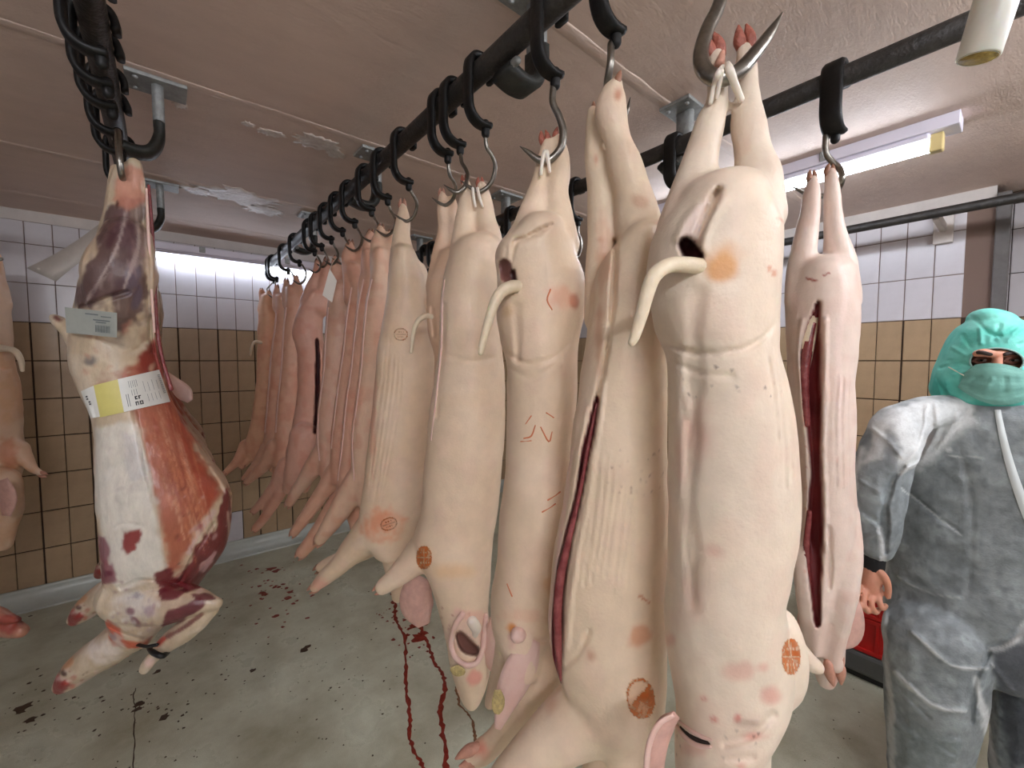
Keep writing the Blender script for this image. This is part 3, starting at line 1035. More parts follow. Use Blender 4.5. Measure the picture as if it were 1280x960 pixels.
# ---- back towards us, tail, wrinkled waist
u = 1.09
t4 = pig('pig carcass with back to us, scratches on its back, tail hanging left, ear tagged', 690, 190, u)
c = Carcass(.0056)
c.limb([(684, 178, 6), (680, 196, 8), (675, 222, 9), (670, 250, 13), (662, 285, 19), (652, 315, 26)], u)
c.limb([(698, 172, 6), (700, 187, 9), (700, 210, 13), (695, 240, 14), (698, 270, 17), (698, 305, 26)], u)
c.loft([(292, 645, 706), (304, 626, 718), (320, 618, 722), (345, 620, 730), (370, 620, 733), (400, 619, 730), (430, 625, 724), (460, 632, 722), (500, 633, 721), (550, 633, 718), (600, 630, 715), (650, 624, 712), (700, 620, 706), (740, 615, 700), (775, 615, 696), (800, 622, 690), (820, 634, 680)], u, .105)
c.limb([(683, 790, 26), (676, 832, 29), (660, 868, 24), (640, 900, 18), (620, 925, 15), (602, 940, 15), (590, 946, 10)], u - .02)
c.limb([(640, 790, 18, u + .03), (634, 830, 18, u + .05), (620, 862, 12, u + .06), (612, 880, 8, u + .06)], u)
c.cut([(690, 280, 3), (660, 296, 4), (645, 304, 5), (640, 325, 5)], .02, soft=.9)
c.cut([(632, 332, 10), (634, 345, 9)], .014, (128, 84, 76), .7)
c.cut([(642, 340, 4), (643, 362, 5)], .02, (60, 26, 24), .7)
c.cut([(628, 312, 5), (620, 340, 4), (628, 358, 4)], -.006)
c.cut([(645, 385, 10), (647, 420, 7), (646, 450, 6)], .008, soft=.95)
c.cut([(632, 442, 5), (660, 455, 4), (690, 448, 4), (712, 430, 4)], .007, soft=.95)
c.cut([(635, 460, 4), (665, 472, 4), (700, 452, 3)], .004, soft=.95)
c.cut([(700, 440, 3), (710, 500, 3), (714, 560, 2)], .004, soft=.95)
c.cut([(660, 790, 5), (675, 800, 5), (690, 795, 4)], .008, soft=.9)
SCR = (((655, 548, 1.8), (664, 545, 2), (669, 532, 1.4)), ((651, 552, 1.5), (664, 551, 1.3)), ((683, 516, 1.5), (692, 522, 1.5)), ((676, 534, 1.5), (686, 552, 2), (690, 540, 1.2)), ((688, 362, 2), (684, 375, 2), (690, 387, 1.5)), ((685, 625, 2), (700, 615, 2)), ((678, 640, 2), (694, 630, 2)), ((640, 745, 2), (634, 730, 1.5)), ((664, 520, 1.5), (657, 530, 1)))
c.blob(718, 378, 7, 14, (176, 88, 56), .7); c.blob(700, 372, 22, 22, (222, 158, 130), .55)
c.blob(641, 786, 9, 13, (222, 140, 66), .9, -30); c.blob(640, 802, 12, 16, (222, 178, 166), .7)
c.blob(600, 938, 18, 18, (226, 142, 122), .8, 0, .9); c.blob(634, 390, 14, 12, (196, 160, 110), .5)
c.blob(685, 730, 18, 14, (218, 168, 118), .5); c.blob(655, 770, 36, 12, (216, 160, 134), .35)
c.finish('body', t4, M['skin'], (226, 202, 174), MOTT, .005)
for a in SCR:
    limb_part('scratch', on_body(c, [(x, y, r_ * .55) for x, y, r_ in a], .0002), u, M['scratch'], t4, 6, 4)
tail_part(c, [(650, 358, 8), (638, 359, 8), (626, 366, 7.5), (617, 382, 6.5), (609, 408, 5.5), (603, 430, 4.5), (601, 441, 3.5)], .03, 'tail', t4)
leaf('ear', [(668, 800, 8), (655, 826, 19), (641, 856, 19), (630, 885, 12), (622, 912, 4)], u - .10, M['ear_pale'], t4)
leaf('ear_tag', [(622, 862, 4), (623, 875, 8), (622, 886, 7), (621, 893, 3)], u - .13, M['eartag'], t4, .004, 0)
toes(590, 944, -6, 3, 13, u - .03, t4); toes(681, 174, -1, -6, 7, u, t4, 'hoof_red'); toes(698, 170, 1, -6, 7, u, t4, 'hoof_red')
limb_part('tendon', [(676, 218, 2), (678, 200, 2.5), (681, 190, 3)], u - .035, M['tendon'], t4)
limb_part('tendon', [(687, 214, 2), (685, 200, 2.5), (683, 190, 3)], u - .035, M['tendon'], t4)
m_ = MB(); p_ = c.hit(648, 793)[0]; m_.ball(p_, (.022, .018, .02), 12, 8); put('ear_stump', m_.mesh('s'), M['ear_pale'], t4)

# ---- pig with the pale left edge, head with open ear
u = 1.37
t3 = pig('pig carcass with short foreleg, dark orange round stamp and open ear at its head', 592, 225, u)
c = Carcass(.006)
c.limb([(583, 230, 5), (583, 250, 8), (581, 280, 12), (580, 310, 16), (584, 340, 25)], u)
c.limb([(602, 232, 5), (605, 248, 8), (608, 275, 11), (612, 300, 15), (609, 335, 20)], u)
c.loft([(318, 563, 630), (340, 556, 630), (370, 551, 627), (400, 549, 625), (440, 548, 628), (480, 543, 632), (520, 537, 632), (560, 532, 630), (600, 528, 627), (640, 525, 622), (665, 516, 618), (690, 520, 616), (720, 535, 613), (750, 545, 611), (775, 552, 612), (800, 558, 614), (825, 562, 614), (845, 568, 610), (856, 574, 604)], u, .115)
c.limb([(532, 688, 24), (512, 706, 17), (494, 722, 12), (478, 734, 9)], u)
c.cut([(575, 795, 7), (583, 807, 11), (593, 813, 8)], .04, (112, 76, 66), .5)
c.cut([(556, 380, 4), (553, 450, 4), (546, 520, 3)], .006, soft=.95)
c.cut([(560, 445, 6), (590, 452, 5), (620, 448, 5)], .004, soft=.95)
c.blob(566, 714, 46, 16, (226, 180, 126), .55, 0, 1, .1); c.blob(592, 772, 30, 12, (226, 160, 146), .4); c.blob(592, 848, 12, 12, (226, 150, 136), .8)
c.blob(598, 500, 60, 12, (226, 196, 164), .3)
for i in range(9): c.blob(rng.uniform(550, 610), rng.uniform(760, 800), 2.5, 2, (150, 64, 56), .6, 0, .8, .1)
c.blob(582, 792, 30, 30, (230, 192, 182), .5)
c.finish('body', t3, M['skin'], (226, 202, 174), MOTT, .005)
c.stamp(530, 697, 10, 15, t3, 0, 1)
EP = lambda x, y, o_: (lambda h: (x, y, float((h - O) @ Fv) - o_))(c.hit(x, y)[0])
rim_ = [(578, 768), (569, 782), (564, 802), (568, 820), (581, 831), (595, 829), (603, 813), (605, 794), (607, 770)]
limb_part('ear', [(x, y, 3.6, EP(x, y, 0)[2] - .010) for x, y in rim_], u, M['ear_pale'], t3, 9, 5)
limb_part('ear_cartilage', [(590, 777, 7, EP(590, 777, 0)[2] - .004), (595, 785, 7, EP(595, 785, 0)[2] - .006), (594, 793, 4, EP(594, 793, 0)[2] - .002)], u, M['tendon'], t3, 9, 5)
leaf('ear_tag', [(563, 836, 2), (570, 838, 7), (577, 840, 6), (581, 842, 2)], u - .14, M['eartag'], t3, .004, 0)
limb_part('belly_edge_rimlight', on_body(c, [(556, 350, 1.2), (553, 385, 1.6), (552, 430, 1.5), (546, 490, 1.3), (539, 550, 1)], .002), u, M['ear_pale'], t3, 7, 5)  # pale tube along the cut belly edge, standing in for rim light
leaf('flap', [(618, 772, 6), (614, 800, 9), (616, 828, 9), (622, 842, 4)], u - .08, M['ear_pale'], t3)
leaf('far_ear', [(530, 722, 12), (521, 742, 20), (522, 762, 20), (530, 782, 8)], u + .12, M['ear'], t3)
toes(476, 735, -6, 4, 7, u, t3); toes(581, 226, -1, -6, 5, u, t3, 'hoof_red'); toes(600, 229, 0, -6, 5, u, t3, 'hoof_red')
limb_part('tendon', [(594, 258, 1.6), (592, 246, 2), (591, 236, 2)], u - .035, M['tendon'], t3)
limb_part('tendon', [(603, 258, 1.6), (599, 246, 2), (597, 236, 2)], u - .035, M['tendon'], t3)

# ---- pig half hidden between, with small tail
u = 1.6
t2b = pig('pig carcass half hidden in the row, only thin tail and rump edge showing', 553, 245, u)
c = Carcass(.0065)
c.limb([(553, 243, 4), (554, 262, 7), (555, 290, 8), (550, 325, 12), (548, 360, 16)], u)
c.limb([(566, 246, 4), (568, 270, 7), (570, 310, 11), (572, 350, 16)], u)
c.loft([(325, 545, 585), (350, 535, 590), (380, 532, 592), (420, 535, 592), (450, 542, 592), (520, 540, 590), (600, 536, 586), (660, 534, 584), (720, 540, 580)], u, .09)
c.cut([(540, 385, 3), (542, 420, 4)], .01, soft=.9)
c.finish('body', t2b, M['skin'], (226, 190, 160), MOTT, .005)
limb_part('tail', [(542, 396, 4), (532, 395, 3.6, u - .05), (522, 402, 3.2, u - .07), (517, 416, 2.8, u - .07), (514, 440, 2, u - .07)], u - .05, M['tail'], t2b, 9, 5)
toes(552, 241, 0, -6, 4, u, t2b)

# ---- pig with creased belly and orange flushed shoulder
u = 1.77
t2 = pig('pig carcass with creased belly, orange flushed shoulder and foreleg pointing left', 505, 262, u)
c = Carcass(.0065)
c.limb([(504, 258, 4), (504, 275, 8), (502, 300, 11), (505, 335, 17)], u)
c.limb([(524, 335, 7), (528, 355, 9), (528, 380, 14)], u)
c.loft([(318, 490, 520), (345, 486, 530), (370, 484, 534), (400, 478, 540), (430, 473, 545), (460, 469, 548), (500, 466, 545), (540, 461, 542), (580, 456, 540), (620, 451, 535), (650, 447, 530), (670, 452, 522), (688, 466, 514)], u, .10)
c.limb([(472, 658, 27), (447, 682, 19), (427, 704, 13), (407, 721, 10), (394, 734, 7)], u)
c.limb([(478, 672, 17, u + .12), (440, 695, 12, u + .12), (415, 703, 9, u + .12), (401, 709, 7, u + .12)], u)
c.limb([(490, 680, 18, u + .1), (500, 715, 16, u + .1), (498, 745, 9, u + .1)], u)
for i in range(5):
    e_ = rng.uniform(-14, 14)
    c.cut([(482 + i * 5, 436 + e_, 1.2), (475 + i * 6, 500, 3), (467 + i * 5.5, 560, 3), (460 + i * 4, 618 + e_, 1.2)], .0045 - .0004 * i, soft=1)
c.blob(478, 655, 38, 26, (226, 142, 104), .75, 0, .9); c.blob(400, 730, 16, 12, (226, 156, 140), .6)
c.blob(466, 520, 6, 90, (222, 156, 132), .5)
c.finish('body', t2, M['skin'], (228, 202, 172), MOTT, .005)
c.stamp(501, 418, 9, 8, t2, 0, 0, .8); c.stamp(486, 655, 11, 8, t2, -20, 0)
toes(393, 735, -6, 4, 6, u, t2); toes(400, 710, -6, 4, 6, u + .12, t2, 'hoof_dark'); toes(503, 256, 0, -6, 5, u, t2)

# ---- the far part of the row, seen edge on
FARL = ['eighth pig carcass from the far end of the row, pale with smooth long foreleg', ]


def far_pig(label, u, left, wid, legs, fore, col, head=None, extra=None, vox=.009, toecol='hoof'):
    t = pig(label, legs[0][0][0], legs[0][0][1], u)
    cc = Carcass(vox, 9)
    for L in legs: cc.limb(L, u)
    cc.loft([(y, xl, xl + wid * k) for y, xl, k in left], u, .085)
    for L in fore:
        cc.limb(L, u)
    yb, xb = left[-1][0], left[-1][1]
    hx, hy = head if head else (xb + wid * .5, yb + .14 * FPX / u)
    cc.limb([(xb + wid * .5, yb - 8, wid * .36), (xb + wid * .5, (yb + hy) / 2, wid * .3), (hx, hy, wid * .18)], u + .04)
    if extra: extra(cc)
    cc.finish('body', t, M['skin'], col, [((222, 160, 134), .4, 0), ((210, 140, 116), .35, 1)], .006)
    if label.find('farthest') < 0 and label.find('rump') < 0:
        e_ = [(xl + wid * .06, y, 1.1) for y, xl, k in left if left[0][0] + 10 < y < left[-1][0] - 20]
        limb_part('belly_edge_rimlight', on_body(cc, [p_ for p_ in e_ if cc.hit(p_[0], p_[1])[0] is not None], .002), u, M['ear_pale'], t, 7, 4)  # cut belly edge as a pale tube, imitating the far lamp's rim light
    for L in fore:
        (xa, ya), (xb_, yb_) = L[-2][:2], L[-1][:2]
        toes(xb_, yb_, xb_ - xa, yb_ - ya, L[-1][2] * .9, L[-1][3] if len(L[-1]) > 3 else u, t, toecol)
    for L in legs:
        toes(L[0][0], L[0][1], L[0][0] - L[1][0], L[0][1] - L[1][1], L[0][2] * .9, u, t, 'hoof_dark')
    return t


FCOL = (226, 178, 152)
f1 = far_pig('farthest pig carcass of the row, beside the tiled wall, thin tail curling left', 3.6,
             [(372, 326, .6), (385, 323, .8), (400, 323, 1), (420, 321, 1.1), (460, 321, 1), (500, 317, 1), (540, 310, 1.1), (560, 303, 1.3), (572, 310, 1)], 24,
             [[(327, 364, 3), (328, 375, 4), (328, 388, 6)], [(336, 366, 3), (338, 376, 4), (338, 388, 6)]],
             [[(309, 558, 10), (298, 575, 6, 3.5), (288, 585, 4.5, 3.45), (279, 593, 3.5, 3.4)], [(316, 562, 8), (311, 575, 5, 3.55), (303, 583, 3.5, 3.5)]], (232, 184, 150))
limb_part('tail', [(326, 428, 2), (319, 427, 1.8, 3.48), (315, 433, 1.6, 3.46), (313, 444, 1.2, 3.46)], 3.5, M['tail'], f1, 7, 4)
far_pig('second pig carcass from the far end of the row, narrow and edge on', 3.45,
        [(372, 344, .6), (392, 344, .9), (420, 341, 1), (450, 337, 1), (490, 334, 1), (540, 330, 1.1), (565, 328, 1)], 27,
        [[(346, 359, 3), (346, 370, 5), (348, 385, 7)], [(356, 362, 3), (357, 375, 5), (357, 390, 6)]],
        [[(336, 560, 10), (325, 575, 7), (313, 590, 5), (306, 598, 4)]], FCOL)
far_pig('third pig carcass from the far end of the row, foreleg pointing down left', 3.2,
        [(362, 356, .6), (385, 356, .9), (411, 353, 1), (450, 351, 1), (490, 347, 1), (540, 343, 1), (580, 340, .9)], 29,
        [[(358, 352, 3.5), (358, 365, 6), (361, 380, 8)], [(370, 348, 3.5), (372, 362, 6), (372, 380, 7)]],
        [[(345, 560, 13), (332, 580, 9), (318, 594, 6), (309, 602, 4.5)], [(352, 580, 10, 3.3), (345, 600, 6, 3.3), (338, 612, 4, 3.3)]], FCOL)


def split4(cc):
    cc.cut([(396, 425, 2.5), (397, 450, 3.5), (396, 500, 3.5), (394, 540, 3)], .05, (60, 22, 22), .6)
    cc.limb([(380, 545, 18), (376, 572, 17), (370, 595, 15), (362, 610, 9)], 2.75)


far_pig('pig carcass far down the row with broad rump, dark slit and low hanging head', 2.85,
        [(368, 384, .5), (387, 372, .9), (405, 366, 1.05), (420, 366, 1.05), (440, 371, 1), (460, 372, 1), (490, 371, 1), (540, 363, 1.05), (567, 357, 1.1), (585, 362, .9)], 36,
        [[(397, 328, 4), (397, 342, 6), (393, 358, 9), (390, 378, 14)], [(408, 326, 4), (408, 340, 6), (406, 360, 9), (400, 385, 12)]],
        [[(358, 580, 10), (345, 605, 8), (330, 625, 6), (318, 638, 4.5)], [(362, 590, 10), (348, 618, 8), (332, 645, 6), (320, 660, 5)]], (222, 172, 152), extra=split4)
far_pig('pig carcass far down the row with white card tag tied at its hind leg', 2.55,
        [(360, 413, .7), (385, 408, .8), (420, 405, 1), (460, 403, 1), (500, 398, 1), (540, 395, 1.05), (575, 397, 1), (600, 402, .8)], 38,
        [[(420, 324, 4), (421, 338, 7), (423, 355, 9), (424, 380, 12)], [(434, 326, 4), (436, 345, 8), (438, 370, 12)]],
        [[(405, 565, 14), (388, 590, 11), (372, 612, 8), (362, 628, 6)]], (226, 186, 162))
far_pig('pig carcass far down the row, to the right of the card tag, smooth flank', 2.38,
        [(335, 430, .6), (360, 437, .7), (400, 431, .9), (440, 427, 1), (480, 421, 1), (520, 416, 1), (560, 412, 1), (600, 412, .8)], 40,
        [[(438, 306, 5), (437, 322, 9), (440, 345, 10), (444, 375, 13)], [(452, 310, 4), (453, 330, 8), (456, 365, 13)]],
        [[(420, 590, 13), (400, 620, 10), (380, 648, 8), (368, 665, 6)]], FCOL)
far_pig('pig carcass in the middle of the row, foreleg reaching lowest of the far ones', 2.2,
        [(318, 452, .4), (350, 452, .6), (380, 446, .8), (420, 441, 1), (460, 437, 1), (500, 431, 1), (550, 426, 1), (600, 420, 1), (625, 424, .8)], 42,
        [[(463, 293, 5), (461, 310, 8), (461, 335, 10), (460, 370, 13)], [(472, 298, 4), (473, 320, 8), (474, 360, 13)]],
        [[(435, 615, 14), (412, 645, 12), (393, 672, 10), (378, 690, 8)]], FCOL)
far_pig('narrow pig carcass in the middle of the row, pale crease down its flank', 2.03,
        [(318, 464, .5), (350, 462, .6), (380, 456, .8), (420, 452, 1), (460, 449, 1), (500, 444, 1), (550, 438, 1), (600, 440, .95), (630, 446, .8)], 46,
        [[(476, 286, 5), (473, 305, 9), (474, 330, 11), (478, 370, 13)], [(488, 292, 4), (489, 320, 9), (489, 360, 13)]],
        [[(450, 600, 18), (430, 630, 14), (412, 656, 11), (400, 674, 8)]], (228, 192, 164))

# ---- open pig on the right hand rail, belly towards us
u = 1.31
t7 = pig('open pig carcass showing its dark red belly slit, beside the worker', 1030, 215, u)
c = Carcass(.0058)
c.limb([(1016, 224, 6), (1015, 242, 9), (1012, 270, 11), (1006, 305, 14), (1001, 335, 17), (1002, 375, 20)], u)
c.limb([(1038, 216, 7), (1040, 236, 9), (1041, 262, 10), (1044, 292, 13), (1050, 330, 19), (1053, 375, 22)], u)
c.loft([(345, 986, 1072), (370, 982, 1075), (400, 981, 1076), (440, 983, 1074), (480, 986, 1069), (520, 989, 1072), (560, 993, 1070), (600, 997, 1070), (640, 998, 1072), (680, 997, 1070), (720, 996, 1054), (750, 998, 1045), (780, 1003, 1039), (800, 1010, 1033)], u, .11)
c.limb([(1060, 640, 13, u - .02), (1060, 685, 17, u - .05), (1057, 725, 17, u - .07), (1053, 760, 14, u - .08), (1048, 792, 12, u - .08), (1044, 815, 10.5, u - .08), (1042, 830, 11.5, u - .08)], u)
c.limb([(1005, 690, 15, u - .03), (1008, 740, 14, u - .05), (1012, 790, 10, u - .05), (1015, 815, 8, u - .05)], u)
c.limb([(1030, 790, 24, u + .05), (1032, 830, 20, u + .06), (1032, 850, 12, u + .06)], u)
c.cut([(1023, 378, 3), (1017, 410, 9), (1014, 440, 15), (1015, 490, 13), (1018, 540, 10), (1020, 590, 8), (1020, 640, 11), (1018, 690, 11), (1019, 730, 9), (1022, 780, 5)], .038, (118, 40, 42), .5)
c.cut([(1036, 660, 4), (1038, 700, 5), (1036, 735, 4)], .012, soft=.9)
c.cut([(1003, 400, 3), (998, 440, 3), (1001, 500, 3), (1006, 560, 3), (1009, 620, 3), (1004, 690, 3)], -.010)
c.cut([(1032, 400, 3), (1032, 450, 4), (1031, 510, 4), (1030, 570, 3), (1032, 630, 4), (1033, 690, 3)], -.012)
for i in range(3): c.cut([(1046 + i * 7, 470, 2), (1044 + i * 8, 540, 2.2), (1046 + i * 8, 610, 1.6)], .004, soft=.95)
c.line([(1040, 300, 3), (1056, 360, 6), (1048, 440, 6), (1052, 560, 6)], (238, 214, 204), .5)
c.line([(1008, 348, 2.2), (1020, 351, 2.2)], (150, 50, 28), .95, .8, .1); c.line([(1030, 344, 1.8), (1037, 341, 1.8)], (150, 50, 28), .9, .8, .1)
for i in range(10): c.blob(rng.choice([1004, 1035]) + rng.uniform(-3, 5), 480 + i * 26, 2.4, 2.4, (196, 128, 112), .6, 0, .8, .1)
c.blob(1045, 850, 14, 14, (226, 168, 154), .6)
c.finish('body', t7, M['skin'], (222, 202, 188), [((230, 208, 196), .4, 0), ((214, 176, 160), .3, 1)], .004)
limb_part('organ_remnant', [(1016, 400, 7), (1010, 425, 8), (1008, 460, 4)], u - .045, M['tail'], t7, 8, 5)
limb_part('meat_edge', [(1022, 385, 3), (1012, 420, 6), (1006, 470, 5), (1009, 530, 4)], u - .05, M['flesh'], t7, 8, 5)
limb_part('meat_edge', [(1024, 395, 4), (1025, 440, 6), (1026, 500, 4)], u - .045, M['flesh'], t7, 8, 5)
limb_part('rib_edge', [(1029, 560, 3), (1030, 610, 5), (1030, 660, 5), (1028, 710, 4)], u - .05, M['flesh'], t7, 8, 5)
limb_part('rib_edge', [(1012, 640, 3), (1008, 690, 4), (1012, 740, 3)], u - .055, M['flesh'], t7, 8, 5)
limb_part('windpipe', [(1024, 615, 3), (1023, 650, 4), (1024, 690, 3)], u - .02, M['tendon'], t7, 8, 5)
leaf('ear', [(1062, 745, 8), (1066, 770, 14), (1064, 795, 14), (1050, 808, 6)], u + .06, M['ear'], t7)
leaf('ear', [(1008, 740, 6), (1012, 780, 16), (1020, 805, 16), (1022, 818, 6)], u - .02, M['ear'], t7)
toes(1043, 838, 1.2, 6, 12, u - .085, t7)
limb_part('dewclaw', [(1050, 822, 5), (1053, 834, 2.5)], u - .09, M['hoof'], t7); toes(1015, 222, 0, -6, 6, u, t7, 'hoof_dark'); toes(1037, 214, 1, -6, 6, u, t7, 'hoof_dark')

# ---- pigs at the left picture edge
u = 2.45
t8 = pig('pig carcass cut by the left picture edge, tail hanging over its flank', 2, 330, u)
c = Carcass(.009)
c.limb([(-6, 320, 8), (-5, 345, 11), (-4, 380, 16)], u)
c.limb([(-26, 320, 8), (-25, 345, 11), (-22, 380, 16)], u)
c.loft([(350, -40, 8), (380, -50, 13), (420, -52, 17), (450, -48, 19), (480, -44, 27), (520, -46, 30), (545, -46, 29), (570, -40, 33), (590, -30, 30), (610, -20, 24)], u, .14)
c.limb([(22, 562, 14), (34, 578, 9), (42, 587, 6), (52, 592, 3.5)], u)
c.limb([(5, 600, 20, u - .1), (8, 640, 18, u - .1), (4, 680, 11, u - .1)], u)
c.cut([(-10, 455, 5), (8, 462, 4), (20, 458, 4)], .01, soft=.9)
c.blob(10, 565, 24, 22, (206, 128, 96), .6)
c.finish('body', t8, M['skin'], (220, 178, 142), MOTT, .006)
limb_part('tail', [(-2, 435, 5), (8, 436, 4, u - .1), (19, 439, 3.6, u - .12), (26, 450, 3, u - .12), (28, 463, 2, u - .12)], u - .1, M['tail'], t8, 8, 5)
leaf('ear', [(2, 600, 8), (10, 622, 12), (8, 645, 6)], u - .25, M['ear'], t8)
toes(53, 593, 6, 2, 4, u, t8)

# ---- the skinned carcass on the left rail
u = 1.33
WHITE, BEIGE = (226, 220, 208), (206, 186, 158)
tl = thing('skinned_carcass', 'skinned red and white carcass with two paper labels, hanging nearest on the left', 'carcass', at(150, 205, u), 'skinned carcasses on the left rail')
c = Carcass(.0052, 5)
c.limb([(146, 212, 9), (143, 235, 9), (142, 260, 9)], u)
c.limb([(168, 206, 10), (170, 235, 11), (172, 265, 13)], u)
c.loft([(214, 138, 180, .03), (240, 132, 183, .045), (265, 128, 186, .06), (290, 121, 189, .075), (320, 111, 192, .09), (350, 100, 193, .10), (380, 92, 194, .11), (400, 88, 196, .115), (420, 84, 198, .115), (440, 82, 200, .115), (460, 85, 203, .11), (480, 93, 208, .11), (500, 103, 213, .11), (520, 112, 222, .11), (540, 115, 234, .11), (560, 115, 246, .115), (580, 116, 260, .12), (600, 117, 275, .125), (625, 118, 289, .125), (650, 121, 291, .125), (680, 123, 288, .12), (705, 125, 280, .11), (730, 128, 262, .10), (755, 130, 240, .10), (780, 136, 215, .09), (795, 146, 195, .08)], u, .11)
c.limb([(160, 745, 36), (205, 752, 30), (245, 752, 19), (270, 755, 9)], u - .06)
c.limb([(266, 762, 8), (240, 782, 14), (214, 802, 13), (198, 815, 10), (188, 826, 9), (181, 836, 8)], u - .05)
c.limb([(168, 788, 30), (138, 810, 26), (114, 826, 24), (94, 842, 21), (80, 855, 14)], u)
c.limb([(102, 432, 18), (86, 414, 11), (76, 404, 9), (67, 397, 5)], u)
c.limb([(160, 300, 30, u - .03), (150, 340, 40, u - .05), (150, 380, 36, u - .04)], u)
for pts, d_ in (([(183, 225, 4), (189, 300, 4), (192, 380, 5), (198, 440, 5), (214, 500, 5), (250, 560, 5), (284, 615, 5)], -.012), ([(176, 225, 3), (180, 300, 3), (186, 400, 3), (192, 440, 3)], .008),
                ([(215, 470, 4), (236, 530, 4), (262, 580, 4)], .010), ([(168, 515, 3), (184, 590, 3), (198, 650, 4), (210, 712, 4)], .008), ([(150, 735, 5), (180, 725, 4), (210, 728, 4), (235, 738, 4)], .012),
                ([(136, 780, 4), (160, 794, 4), (188, 800, 4)], .010), ([(142, 660, 3), (156, 655, 3), (178, 658, 3)], .005), ([(100, 385, 4), (130, 375, 4), (160, 365, 4)], .014), ([(125, 420, 4), (160, 440, 4), (185, 425, 3)], .004),
                ([(150, 835, 3), (125, 845, 3), (105, 862, 3)], .010), ([(225, 726, 3), (245, 690, 3), (268, 655, 3)], .012)):
    c.cut(pts, d_, soft=.9)
c.poly([(140, 255), (128, 290), (118, 320), (92, 372), (98, 386), (128, 376), (152, 364), (168, 342), (172, 300), (160, 262)], (78, 46, 52), .9, 8, 4)
c.poly([(150, 245), (178, 250), (186, 300), (180, 330), (160, 330), (150, 290)], (96, 68, 72), .75, 8, 5)
c.poly([(140, 352), (176, 330), (184, 365), (172, 405), (150, 420), (140, 396)], (78, 46, 52), .85, 8, 5)
c.blob(165, 350, 12, 28, (92, 80, 96), .7, 20); c.blob(172, 372, 8, 22, (86, 78, 96), .7, 10); c.blob(140, 300, 8, 24, (72, 34, 44), .7, 20)  # the grey-blue blobs paint a sheen onto the dark thigh meat
c.line([(160, 250, 3), (150, 300, 3), (130, 340, 3), (108, 378, 3)], (190, 172, 166), .6); c.line([(170, 260, 2), (172, 310, 3), (155, 360, 3)], (196, 178, 168), .5)
c.poly([(146, 212), (160, 205), (178, 212), (184, 250), (160, 262), (140, 250)], (196, 126, 104), .75, 8, 3); c.blob(147, 255, 4, 8, (70, 30, 20), .9)
c.blob(114, 450, 13, 11, (112, 106, 108), .85, 0); c.blob(108, 432, 20, 24, (196, 178, 150), .6)
c.poly([(150, 468), (176, 446), (200, 418), (206, 480), (226, 522), (252, 572), (276, 616), (264, 640), (244, 668), (228, 700), (213, 718), (206, 690), (197, 640), (186, 590), (176, 545), (160, 510), (130, 500), (112, 500), (120, 478)], (170, 88, 60), .92, 12, 4)
c.poly([(176, 446), (200, 420), (210, 490), (190, 480), (170, 462)], (146, 48, 44), .8, 8, 4)
c.poly([(205, 500), (222, 520), (256, 585), (272, 620), (262, 640), (236, 585)], (170, 66, 46), .6, 12, 3)
c.poly([(116, 535), (150, 522), (172, 530), (182, 575), (195, 640), (206, 705), (188, 720), (150, 742), (130, 700), (118, 620)], WHITE, .95, 8, 3)
c.poly([(150, 540), (172, 540), (180, 590), (172, 610), (156, 590)], (190, 186, 188), .5, 8, 4)
c.poly([(284, 610), (294, 650), (284, 690), (262, 730), (240, 742), (222, 728), (236, 704), (258, 670), (272, 640)], (112, 28, 36), .95, 5, 5)
c.line([(236, 690, 5), (250, 664, 5), (268, 640, 4)], (212, 184, 180), .75, .7, .5); c.line([(285, 640, 4), (286, 680, 4), (268, 720, 4), (248, 740, 3)], (220, 190, 176), .8, .7, .4); c.line([(254, 712, 5), (268, 690, 4)], (206, 168, 170), .7, .6, .6)
c.poly([(146, 676), (152, 664), (178, 657), (179, 676), (170, 691), (158, 694), (150, 688)], (142, 40, 38), .95, 4, 3)
c.poly([(120, 664), (130, 672), (140, 700), (146, 724), (128, 728), (122, 700)], (136, 66, 84), .85, 6, 5); c.blob(136, 716, 8, 6, (112, 36, 58), .8)
c.blob(168, 755, 36, 34, (222, 216, 210), .8, 0, .9); c.blob(162, 764, 9, 7, (124, 66, 86), .8); c.blob(170, 778, 10, 6, (130, 60, 78), .8, 30); c.blob(186, 765, 8, 10, (166, 140, 152), .7); c.blob(172, 745, 10, 6, (150, 140, 150), .7)
c.poly([(196, 718), (214, 712), (232, 735), (205, 738)], (112, 24, 34), .95, 4, 3)
c.poly([(200, 740), (232, 738), (224, 748), (202, 750)], (108, 30, 42), .95, 3, 2); c.poly([(210, 764), (250, 748), (258, 757), (232, 774), (208, 786), (204, 776)], (104, 36, 48), .95, 4, 2); c.poly([(238, 742), (262, 740), (268, 748), (246, 750)], (100, 30, 44), .9, 3, 2)
c.line([(210, 796, 4), (230, 784, 4), (252, 768, 3)], (112, 40, 44), .8)
c.poly([(134, 776), (150, 786), (156, 800), (178, 804), (190, 796), (184, 810), (160, 812), (142, 808)], (198, 82, 52), .9, 4, 2); c.line([(196, 806, 4), (206, 798, 4)], (192, 60, 46), .9)
c.blob(128, 812, 30, 20, (234, 222, 212), .8, -25); c.poly([(92, 872), (118, 848), (146, 830), (140, 850), (116, 870), (84, 880)], (140, 40, 44), .95, 5, 3); c.blob(72, 862, 14, 14, (140, 42, 48), .9, 0, .5, .6); c.line([(96, 858, 2), (120, 846, 2), (146, 836, 2)], (226, 200, 190), .7); c.blob(84, 828, 8, 12, (206, 150, 110), .8, 30); c.blob(82, 842, 6, 5, (70, 24, 26), .9)
c.blob(186, 830, 10, 10, (232, 200, 190), .9); c.blob(71, 398, 9, 6, (110, 34, 36), .9, 30)
c.blob(190, 250, 6, 60, (206, 150, 140), .5)
